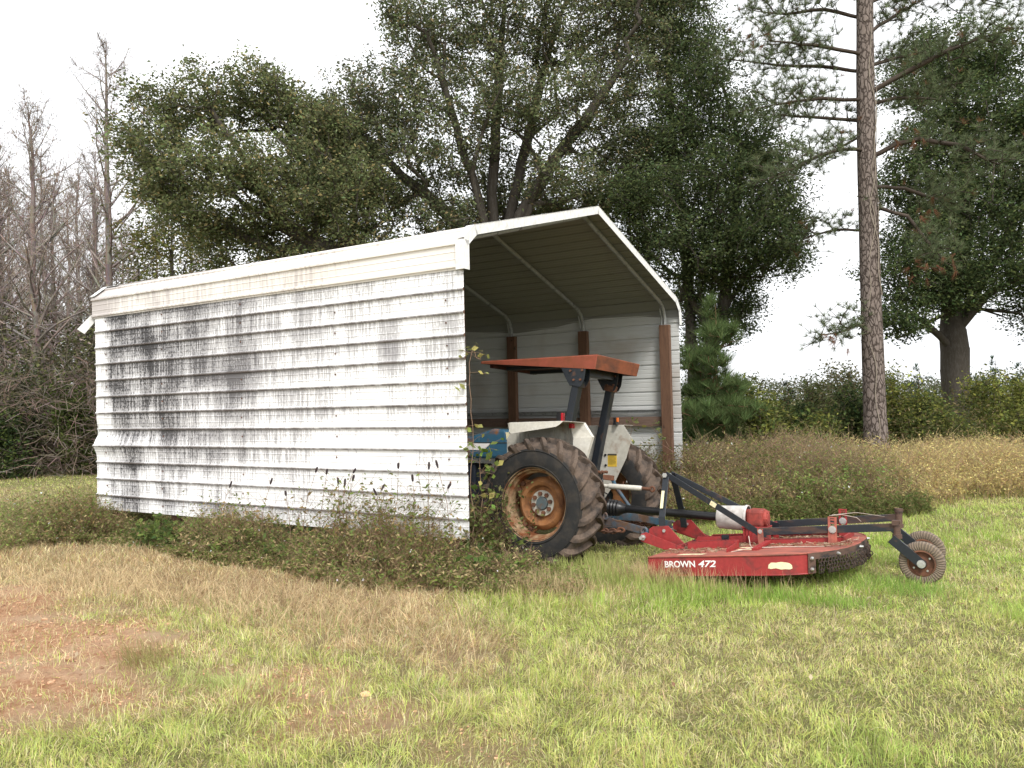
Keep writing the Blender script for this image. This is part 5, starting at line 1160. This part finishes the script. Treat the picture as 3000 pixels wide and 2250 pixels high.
def right_weeds():
    g = np.random.default_rng(120)
    def field(n, x0, x1, f0, f1): x = g.uniform(x0, x1, n); t = g.random(n); return np.stack([x, f0(x)+(f1(x)-f0(x))*t], 1)
    edge = lambda x: 10.95+np.clip((x-2.3)*.10, 0, .4)+np.clip((x-5.6)*.62, 0, 1.2)+.35*(fbm(x, x*0, .9, 3)-.5)
    A = field(7000, 1.9, 6.9, edge, lambda x: 16.5+0*x); A = A[g.random(len(A)) > sstep(5.0, 6.6, A[:, 0]+.6*(vn(A[:, 0], A[:, 1], .5, 2)-.5))]; keep = ~((yinv(A[:, 0], A[:, 1])[1] < 6.5) & (yinv(A[:, 0], A[:, 1])[0] < .3)); A = A[keep]
    H = .30+.62*vn(A[:, 0], A[:, 1], .8, 4)*g.uniform(.6, 1.2, len(A))+g.uniform(0, .3, len(A)); H *= .6+.4*sstep(0, .9, A[:, 1]-edge(A[:, 0]))
    weeds('brown_weeds', 'brown dead weed stalks beyond the cutter, right of the shed', A, H, g, (.40, .34, .15), (.31, .225, .15), (.24, .31, .085), .45, 7, 14, (.05, .014), .009, blen=.34, flower=(.005, (.8, .8, .75), .03))
    A = field(8500, 4.8, 17, edge, lambda x: edge(x)+4.6); A = A[g.random(len(A)) < sstep(4.6, 6.4, A[:, 0])]; H = .28+.5*vn(A[:, 0], A[:, 1], 1.0, 7)*g.uniform(.6, 1.2, len(A))+g.uniform(0, .28, len(A)); H *= .55+.45*sstep(0, 1., A[:, 1]-edge(A[:, 0]))
    weeds('golden_weeds', 'golden dry weeds along the field edge at the right', A, H, g, (.60, .50, .22), (.46, .35, .2), (.66, .6, .25), .4, 8, 16, (.045, .016), .009, blen=.34)
    A = field(260, 3.9, 5.4, edge, lambda x: edge(x)+1.1); weeds('green_weeds', 'fresh green weeds at the foot of the brown stalks behind the cutter', A, g.uniform(.2, .75, len(A)), g, (.22, .32, .09), (.2, .22, .09), (.3, .36, .12),   .3, 9, 18, (.05, .024), .007, flower=(.02, (.8, .8, .75), .025))
    A = field(1500, 2.3, 6.0, lambda x: edge(x)-.35, lambda x: edge(x)+.5); weeds('edge_grass', 'rough green grass along the foot of the weeds behind the cutter', A, g.uniform(.12, .35, len(A)), g, (.15, .19, .06), (.2, .21, .08), (.25, .2, .1), .35, 6, 12, (.07, .014), .007, cat='grass')
right_weeds()

# ---- weeds along the side wall and round the open corner
def wall_weeds():
    g = np.random.default_rng(140)
    def strip(n, x0, x1, ya, yb): x = g.uniform(x0, x1, n); y = ya(x)+(yb(x)-ya(x))*g.random(n); return np.array([[*yard(a, b)[:2]] for a, b in zip(x, y)]), x, y
    front = lambda x: -.62-.22*np.exp(-((x+1)/1.6)**2)+.2*sstep(-3, -5, x)-.25*sstep(-5.2, -6.5, x)+.12*np.sin(x*2.3)
    P, x, y = strip(3900, -7.2, .75, front, lambda x: .05+0*x); kp = vn(x, y*2, .28, 31)+.3*vn(x, y, .1, 5) > .50; P, x, y = P[kp], x[kp], y[kp]
    H = .12+.24*vn(x, y, .6, 3)+g.uniform(0, .24, len(x))**1.2+.34*np.exp(-((x+6.3)/.55)**2)+.16*np.exp(-((x+1.15)/.5)**2)+.08*np.exp(-((x+.4)/.4)**2)+.12*np.exp(-((x+3.3)/.5)**2); H *= .45+.55*sstep(0, .45, y-front(x)); H *= 1-.25*sstep(-3.2, -4.8, x)
    weeds('wall_weeds', 'tangled green and brown weeds along the foot of the white side wall', P, H, g, (.20, .25, .075), (.33, .235, .15), (.44, .35, .19), .38, 9, 18, (.042, .015), .0045, .55, blen=.5, flower=(.006, (.85, .85, .8), .022))
    for (x0, x1, n, h0, h1, ya) in ((-1.75, .15, 150, .55, 1.02, -.55), (-6.9, -5.7, 110, .4, .8, -.9), (-3.9, -2.2, 40, .4, .8, -.4)):
        P, x, y = strip(n, x0, x1, lambda x: ya+0*x, lambda x: -.08+0*x); weeds('scraggly_weeds', {-1.75: 'tall scraggly leafy weeds leaning on the near half of the white side wall', -6.9: 'tall scraggly bushy weeds at the far left corner of the shed', -3.9: 'few thin tall weeds before the middle of the side wall'}[x0], P, g.uniform(h0, h1, n), g, (.17, .21, .06), (.22, .14, .09), (.3, .22, .1), .3, 9, 18, (.045, .018), .0045, .5, blen=.34)
    P, x, y = strip(330, -4.8, .6, lambda x: -.5+0*x, lambda x: 0+0*x); weeds('leafy_weeds', 'darker broad-leaved weeds close under the side wall', P, g.uniform(.18, .42, len(x)), g, (.10, .145, .045), (.15, .13, .07), (.17, .22, .06), .35, 8, 16, (.06, .036), .004, .4, blen=.4)
    # corner weeds in front of the rear wheel and inside the opening
    P, x, y = strip(850, -.35, 1.3, lambda x: -.45+.0*x, lambda x: .55-.25*sstep(.6, 1.3, x)); H = g.uniform(.14, .42, len(x))*(1-.6*sstep(-.05, .7, x)); weeds('corner_weeds', 'reddish-brown and green weeds at the open corner before the rear wheel', P, H, g, (.21, .25, .075), (.36, .25, .165), (.42, .31, .18), .35, 9, 18, (.032, .015), .004, .45, blen=.4, flower=(.01, (.85, .85, .8), .02))
    P, x, y = strip(260, -1.2, .25, lambda x: .15+0*x, lambda x: .6+0*x); weeds('corner_brush', 'taller tangled stems just inside the open corner', P, g.uniform(.4, .95, len(x)), g, (.12, .15, .05), (.2, .13, .085), (.2, .2, .08), .3, 10, 20, (.045, .022), .004, .3, blen=.3)
    # patch left of the shed
    P, x, y = strip(2600, -10.5, -6.0, lambda x: -1.7+0*x, lambda x: 1.0+0*x); H = g.uniform(.15, .5, len(x))*(.5+.8*np.exp(-((x+7)/1.5)**2)); weeds('side_weeds', 'sprawling green weeds off the far left end of the shed', P, H, g, (.26, .33, .10), (.34, .27, .16), (.46, .38, .2), .3, 8, 16, (.045, .016), .005, .6, blen=.45, flower=(.02, (.88, .88, .84), .03))
    # straw-coloured grass front
    # individual tall stalks in front of the wall
    heads = [(-1.82, .16, 1.02), (-1.70, .12, 1.0), (-1.55, .1, .9), (-1.42, .14, .88), (-1.33, .1, 1.02), (-1.25, .2, .95), (-1.0, .12, .8), (-.72, .1, 1.08), (-.52, .12, .96), (-.33, .1, 1.08), (-.22, .1, 1.10), (-2.35, .1, .74), (-2.6, .1, .86), (-.1, .1, .9), (-3.3, .1, .8), (-.95, .1, .85)]
    order = sorted(range(len(heads)), key=lambda i: -heads[i][0]); nth = ('first', 'second', 'third', 'fourth', 'fifth', 'sixth', 'seventh', 'eighth', 'ninth', 'tenth', 'eleventh', 'twelfth', 'thirteenth', 'fourteenth', 'fifteenth', 'sixteenth')
    for k, (hx, yo, hz) in enumerate(heads):
        B = yard(hx+.35*random.uniform(-1, .6), -.18-yo, 0); T = thing('weed_stalk', nth[order.index(k)]+' dark seed-headed weed stalk before the white wall, counting from its open end', 'weed', tuple(B), group='seed-headed weed stalks before the side wall')
        tip = yard(hx, -.10-yo, hz)-B; bend = Vector((random.uniform(-.06, .06), random.uniform(-.03, .03), 0)); q = MB(); P = [Vector((0, 0, 0)), tip*.35+bend, tip*.7+bend*1.2, tip]; q.tube(P, [.004, .0035, .003, .0022], 5)
        for j in range(5): a = P[1].lerp(P[3], random.random()); q.tube([a, a+Vector((random.uniform(-.12, .12), random.uniform(-.08, .04), random.uniform(.05, .16)))], [.002, .0012], 4)
        q.build('stem', M['stalk'], T)
        if True:
            q = MB(); L_ = random.uniform(.05, .085); dr = (P[3]-P[2]).normalized(); n = 7
            for j in range(n): c = tip+dr*L_*j/n; q.torus(c, .006+.004*math.sin(math.pi*j/n), .0055, None, 6, 4)
            q.tube([tip, tip+dr*L_], [.006, .004], 6); q.build('seed_head', M['seedhead'], T)
        b = Bag(); lp = np.array([P[1].lerp(P[3], random.random()*.8) for _ in range(7)])+g.normal(0, .03, (7, 3)); V, F = leaf_quads(lp, g, .07, .026); b.add(V, F, tint_of(g, len(F), (.15, .19, .06), .3, (.25, .2, .1), .3)); b.build('leaves', M['leaf'], T)
    # climbing vine on the near corner of the opening
    def vine(label, pts, seed, nl, lf=(.07, .05), col=(.2, .25, .06), w_=.004, side=(.12, .12, .1)):
        gg = np.random.default_rng(seed); T = thing('vine', label, 'vine', tuple(pts[0])); o = Vector(pts[0]); q = MB(); P = [Vector(p)-o for p in pts]
        sm = []
        for i in range(len(P)-1):
            for t in (0, .33, .66): sm.append(P[i].lerp(P[i+1], t)+Vector(gg.normal(0, .012, 3)))
        sm.append(P[-1]); q.tube(sm, w_, 5)
        c = []
        for i in range(nl):
            a = sm[int(gg.integers(2, len(sm)))]; e = a+Vector((gg.uniform(-1, 1)*side[0], gg.uniform(-1, .6)*side[1], gg.uniform(-.6, 1)*side[2])); q.tube([a, a.lerp(e, .5)+Vector((0, 0, .015)), e], .0018, 4); c += [e, a.lerp(e, .6)]
        q.build('stem', M['stalk'], T); b = Bag(); V, F = leaf_quads(np.array(c)+gg.normal(0, .008, (len(c), 3)), gg, *lf); b.add(V, F, tint_of(gg, len(F), col, .3, (.4, .36, .12), .25)); b.build('leaves', M['leaf'], T)
    Y = lambda x, y, z: tuple(yard(x, y, z))
    vine('thin yellow-green vine climbing the near corner of the shed opening', [Y(.03, .02, .1), Y(.05, .0, .6), Y(.04, .01, 1.1), Y(.06, .02, 1.5), Y(.05, .01, 1.9), Y(.06, .03, 2.25), Y(.14, .06, 2.15)], 5, 14, (.075, .05), (.26, .28, .09), side=(.2, .03, .1))
    vine('leafy vine clump beside the blue hood at the shed corner', [Y(.02, .05, .1), Y(.1, .08, .5), Y(.08, .1, .9), Y(.12, .08, 1.25)], 6, 34, (.085, .055), (.16, .24, .055), side=(.2, .1, .14))
    vine('weak vine on the far timber post beside the far rear wheel', [Y(-.05, 6.0, .1), Y(-.02, 5.95, .6), Y(-.1, 5.9, 1.0), Y(-.35, 5.8, 1.28), Y(-.7, 5.8, 1.34), Y(-.75, 5.8, .9)], 7, 20, (.08, .05), (.2, .24, .08), side=(.12, .1, .12))
    P, x, y = strip(420, -.7, 1.5, lambda x: 5.5+0*x, lambda x: 6.7+0*x); weeds('post_weeds', 'brown and green weeds crowding the right-hand shed post', P, g.uniform(.4, 1.05, len(x)), g, (.16, .18, .06), (.2, .15, .09), (.26, .2, .1), .35, 9, 18, (.05, .025), .006, .25, blen=.3, flower=(.02, (.85, .85, .8), .03))
M['stalk'] = plain('dry_stalk', (.2, .13, .085), .9); M['seedhead'] = plain('dark_seed_head', (.045, .03, .032), .9)
wall_weeds()

# ---- lawn
def lawn():
    g = np.random.default_rng(200); b = Bag()
    def blades(X, Y, L_, th, w, col, seg=3):
        n = len(X); Z = gz(X, Y); P = np.stack([X, Y, Z-.004], 1); a = 9.5*vn(X, Y, .16, 40)+g.normal(0, .95, n); hd = np.stack([np.cos(a), np.sin(a), np.zeros(n)], 1); s = unit(np.cross(hd, np.array([0, 0, 1.]))+g.normal(0, .5, (n, 3))*np.array([1, 1, .6])); s = s*w[:, None]/2
        V = [P-s, P+s]; p = P
        for j in range(1, seg+1):
            t = th*(.35+.95*(j-.5)/seg); dr = hd*np.sin(t)[:, None]+np.array([0, 0, 1.])*np.cos(t)[:, None]; p = p+dr*(L_/seg)[:, None]
            if j < seg: k = 1-.25*j/seg; V += [p-s*k, p+s*k]
            else: V.append(p)
        m = 2*seg+1; V = np.stack(V, 1).reshape(-1, 3); base = (np.arange(n)*m)[:, None]; Q = np.concatenate([base+np.array([[2*j, 2*j+1, 2*j+3, 2*j+2]]) for j in range(seg-1)]); T3 = base+np.array([[2*seg-2, 2*seg-1, 2*seg]])
        # keep quads and tris in separate adds that share vertices
        b.V.append(V); b.F.append(Q+b.n); b.T.append(np.tile(col, (seg-1, 1))); b.V.append(np.zeros((0, 3))); b.F.append(T3+b.n); b.T.append(col); b.n += len(V)
    for (y0, y1, dens) in ((2.3, 3.6, 2500), (3.6, 5., 11500), (5., 7., 7600), (7., 9.5, 4200), (9.5, 13, 1700), (13, 22, 420), (22, 34, 60)):
        k = .72; wd = (y1*k+.8); n = int((y1-y0)*2*wd*dens); X = g.uniform(-wd, wd, n); Y = g.uniform(y0, y1, n); ok = np.abs(X) < Y*k+.8; X, Y = X[ok], Y[ok]
        x, y = yinv(X, Y); inside = (x < -.15) & (x > -6.4) & (y > .1) & (y < 6.2); d = m_dirt(X, Y); dr = m_dry(X, Y); lu = m_lush(X, Y)
        pk = (1-.86*np.clip(d*1.1, 0, 1))*(1-.9*inside)*(.45+.75*vn(X, Y, .085, 7))*(.75+.3*vn(X, Y, .3, 9)); right = sstep(10.4, 12.5, Y)*(X > 2)*(X < 5.4); pk *= 1-.8*right
        pk *= 1-.35*sstep(.55, .75, fbm(X, Y, .5, 12))*(Y < 7)
        ok = g.random(len(X)) < pk; X, Y, d, dr, lu = X[ok], Y[ok], d[ok], dr[ok], lu[ok]; n = len(X); x, y = yinv(X, Y)
        green = g.random(n) < np.clip(.66+.28*lu-.62*dr-.3*d-.08*(X < 1), .06, .95)
        tall = .8*np.exp(-((x-1.45)/.75)**2-((y-.15)/.45)**2)+.55*np.exp(-((x-1.0)/.9)**2-((y+.55)/.5)**2)+.3*sstep(.2, .8, dr)*(y > -1.7)*(x < .8)+.35*sstep(.62, .8, vn(X, Y, .35, 14))
        L_ = (.032+.034*lu+.026*g.random(n))*(1+1.0*tall+.4*dr*(~green)); L_ *= g.uniform(.6, 1.35, n)*(.82+.38*vn(X, Y, .13, 33))
        up = np.clip(.22+.35*tall*(dr < .4)+.22*lu-.1*dr, 0, .85); th = np.where(g.random(n) < up, g.uniform(.1, .8, n), g.uniform(.8, 1.75, n)); w = np.maximum(.0027, Y*.00055)*g.uniform(.7, 1.3, n)
        hue = vn(X, Y, 1.7, 20)[:, None]; gc = np.array([.46, .57, .14])*(1-hue)+np.array([.62, .66, .22])*hue; gc = np.where((lu > .5)[:, None], gc*np.array([.86, .95, .85]), gc)
        sc = np.where(g.random((n, 1)) < .55, np.array([.80, .71, .43]), np.array([.62, .50, .30])); sc = np.where((dr[:, None] > .35) & (g.random((n, 1)) < .5), np.array([.52, .38, .22]), sc)
        col = np.where(green[:, None], gc, sc)*g.uniform(.55, 1.35, (n, 1))*(.88+.26*vn(X, Y, .11, 50))[:, None]*(1+g.uniform(-.1, .1, (n, 3))); blades(X, Y, L_, th, w, col, 3 if Y[0] < 9.5 else 2)
    # long seeded straw stalks by the cutter and the wheel, and grass tufts in the bare soil
    def patch(cx, cy_, rx, ry, n, Lr, thr, col, wv=.0035):
        x = cx+rx*g.normal(0, .5, n); y = cy_+ry*g.normal(0, .5, n); P = np.array([[*yard(a, c)[:2]] for a, c in zip(x, y)]); blades(P[:, 0], P[:, 1], g.uniform(*Lr, n), g.uniform(*thr, n), np.full(n, wv), np.array(col)*g.uniform(.65, 1.3, (n, 1))*np.ones((1, 3)), 4)
    patch(1.75, .30, .55, .16, 700, (.14, .30), (.05, .7), (.55, .42, .25)); patch(1.55, .2, .8, .3, 1900, (.10, .22), (.1, .9), (0.405, 0.486, 0.149)); patch(2.6, .28, .7, .1, 160, (.10, .28), (.05, .6), (.52, .38, .24), .003)
    patch(3.0, .30, .9, .14, 1100, (.07, .14), (.1, .9), (0.324, 0.486, 0.108)); patch(3.75, 1.0, .5, .3, 900, (.07, .13), (.1, .9), (0.324, 0.486, 0.121)); patch(1.0, .55, .5, .35, 1300, (.10, .26), (.1, .8), (0.432, 0.472, 0.162)); patch(.9, -.3, .7, .35, 1100, (.12, .26), (.1, .9), (.55, .44, .25))
    patch(-.5, -3.15, .26, .15, 300, (.08, .2), (.1, 1.1), (.36, .32, .14)); patch(.3, -3.2, .5, .14, 420, (.06, .14), (.3, 1.2), (.46, .52, .2)); patch(-3.0, -1.9, 1.8, .6, 2000, (.12, .30), (.6, 2.1), (.68, .54, .33)); patch(-.8, -1.7, 1.9, .6, 3000, (.12, .28), (.6, 2.1), (.66, .52, .32)); patch(-1.5, -1.5, 2.6, .5, 900, (.1, .3), (.5, 2.0), (.34, .23, .14)); patch(-.6, -2.0, 1.6, .5, 500, (.08, .2), (.3, 1.4), (.34, .42, .14))
    patch(3.4, 2.2, 1.2, .6, 1200, (.06, .14), (.1, 1.), (0.378, 0.513, 0.135))
    o = b.build('grass', M['blade']); setprops(o, 'patchy lawn of green blades and dry straw', 'grass', kind='stuff')
lawn()

def litter():
    g = np.random.default_rng(300); b = Bag()
    ico = np.array([[0, 0, 1], [.89, 0, .45], [.28, .85, .45], [-.72, .53, .45], [-.72, -.53, .45], [.28, -.85, .45], [.72, .53, -.45], [-.28, .85, -.45], [-.89, 0, -.45], [-.28, -.85, -.45], [.72, -.53, -.45], [0, 0, -1]])
    ft = np.array([[0,1,2],[0,2,3],[0,3,4],[0,4,5],[0,5,1],[1,6,2],[2,7,3],[3,8,4],[4,9,5],[5,10,1],[2,6,7],[3,7,8],[4,8,9],[5,9,10],[1,10,6],[11,7,6],[11,8,7],[11,9,8],[11,10,9],[11,6,10]])
    n = 42000; X = g.uniform(-6.5, .6, n); Y = g.uniform(3.4, 8, n); d = m_dirt(X, Y); ok = g.random(n) < d**1.5*.9*(.25+1.5*(vn(X, Y, .25, 3) > .55)); X, Y = X[ok], Y[ok]; n = len(X); r = .0025+.007*g.random(n)**3+.028*(g.random(n) < .012)*g.random(n)**2
    V = ico[None]*(1+g.uniform(-.35, .35, (n, 12, 1)))*r[:, None, None]*np.array([1.2, 1, .7])+np.stack([X, Y, gz(X, Y)+r*.2], 1)[:, None]; F = (np.arange(n)*12)[:, None, None]+ft[None]
    c = np.array([.50, .30, .185])[None]*g.uniform(.45, 1.35, (n, 1)); b.add(V.reshape(-1, 3), F.reshape(-1, 3), np.repeat(c, 20, 0)); o = b.build('soil_clods', M['soil']); setprops(o, 'crumbs and clods of orange soil on the bare patch', 'soil', kind='stuff')
    # dead leaves, chaff and pine straw scattered on the lawn and on the deck
    n = 220; X = g.uniform(-4.5, 5.5, n); Y = 3.2+7*g.random(n)**1.3; P = np.stack([X, Y, gz(X, Y)+.03+.03*g.random(n)], 1); b = Bag(); V, F = leaf_quads(P, g, .036, .022, 2.5); b.add(V, F, tint_of(g, len(F), (.30, .19, .11), .4, (.5, .42, .3), .25)); o = b.build('fallen_leaves', M['leaf']); setprops(o, 'scattered dead leaves on the lawn', 'leaves', kind='stuff')
    b = Bag(); c, s_ = math.cos(-.05), math.sin(-.05)
    def deckp(mx, my, up): z = .2165+.096*mx+up; yy = my*c-z*s_; zz = my*s_+z*c; return np.array([np.array(yard(1.74+a, 1.42+q, w_)) for a, q, w_ in zip(mx, yy, zz)])
    for (x0, x1, y0, y1, n) in ((.0, .62, -.36, -.04, 700), (.62, 1.45, -.1, .5, 900), (-.03, .5, -.75, -.4, 260), (.7, 1.5, -.35, -.18, 260), (1.3, 1.6, -.5, .1, 200), (.0, .6, .0, .45, 260)):
        mx = g.uniform(x0, x1, n); my = g.uniform(y0, y1, n); A = deckp(mx, my, .004+.014*g.random(n)); a = g.uniform(0, 6.28, n); L_ = g.uniform(.015, .07, n); B = A+np.stack([np.cos(a), np.sin(a), g.uniform(-.1, .15, n)], 1)*L_[:, None]; V, F = ribbons(A, B, .0035, .003, g); b.add(V, F, tint_of(g, len(F), (.34, .22, .14), .45, (.6, .5, .38), .25))
        k = n//3; V, F = leaf_quads(A[:k], g, .03, .018, 2.); b.add(V, F, tint_of(g, len(F), (.28, .17, .1), .45, (.5, .4, .28), .25))
    o = b.build('deck_debris', M['leaf']); setprops(o, 'brown leaves, chaff and pine straw lying on the red cutter deck', 'debris', kind='stuff')
    q = MB(); P = deckp(np.array([.70, .77, 1.05, 1.4]), np.array([-.30, -.50, -.47, -.52]), .012); up = deckp(np.array([.66]), np.array([-.20]), .09)[0]; q.tube([Vector(up), Vector(P[0]), Vector(P[1]), Vector(P[2]), Vector(P[3])], [.004, .004, .0045, .004, .002], 6); e = deckp(np.array([.66, .98]), np.array([-.80, -.36]), .012); q.tube([Vector(P[1]), Vector(e[0])], [.004, .002], 6); q.tube([Vector(P[2]), Vector(e[1])], [.003, .0015], 6)
    setprops(q.build('dead_branch', M['paletwig'], smooth=True), 'thin pale forked dead branch lying on the red cutter deck', 'branch')
    for (pts, lb) in (([(1.30, .38, .555), (1.42, .36, .575), (1.56, .30, .56), (1.60, .28, .53)], 'bent pale twig resting over the far tail beam'), ([(1.32, .40, .56), (1.55, .37, .60), (1.80, .30, .585)], 'straight pale twig on the far tail beam beside the caster')):
        q = MB(); q.tube([yard(1.74+a, 1.42+y+.0, z-.02) for a, y, z in pts], [.003]*(len(pts)-1)+[.0015], 5); setprops(q.build('dead_twig', M['paletwig'], smooth=True), lb, 'twig')
M['soil'] = tinted('soil_crumbs', .95, 0, .1); M['paletwig'] = plain('pale_twig', (.55, .47, .4), .9)
litter()
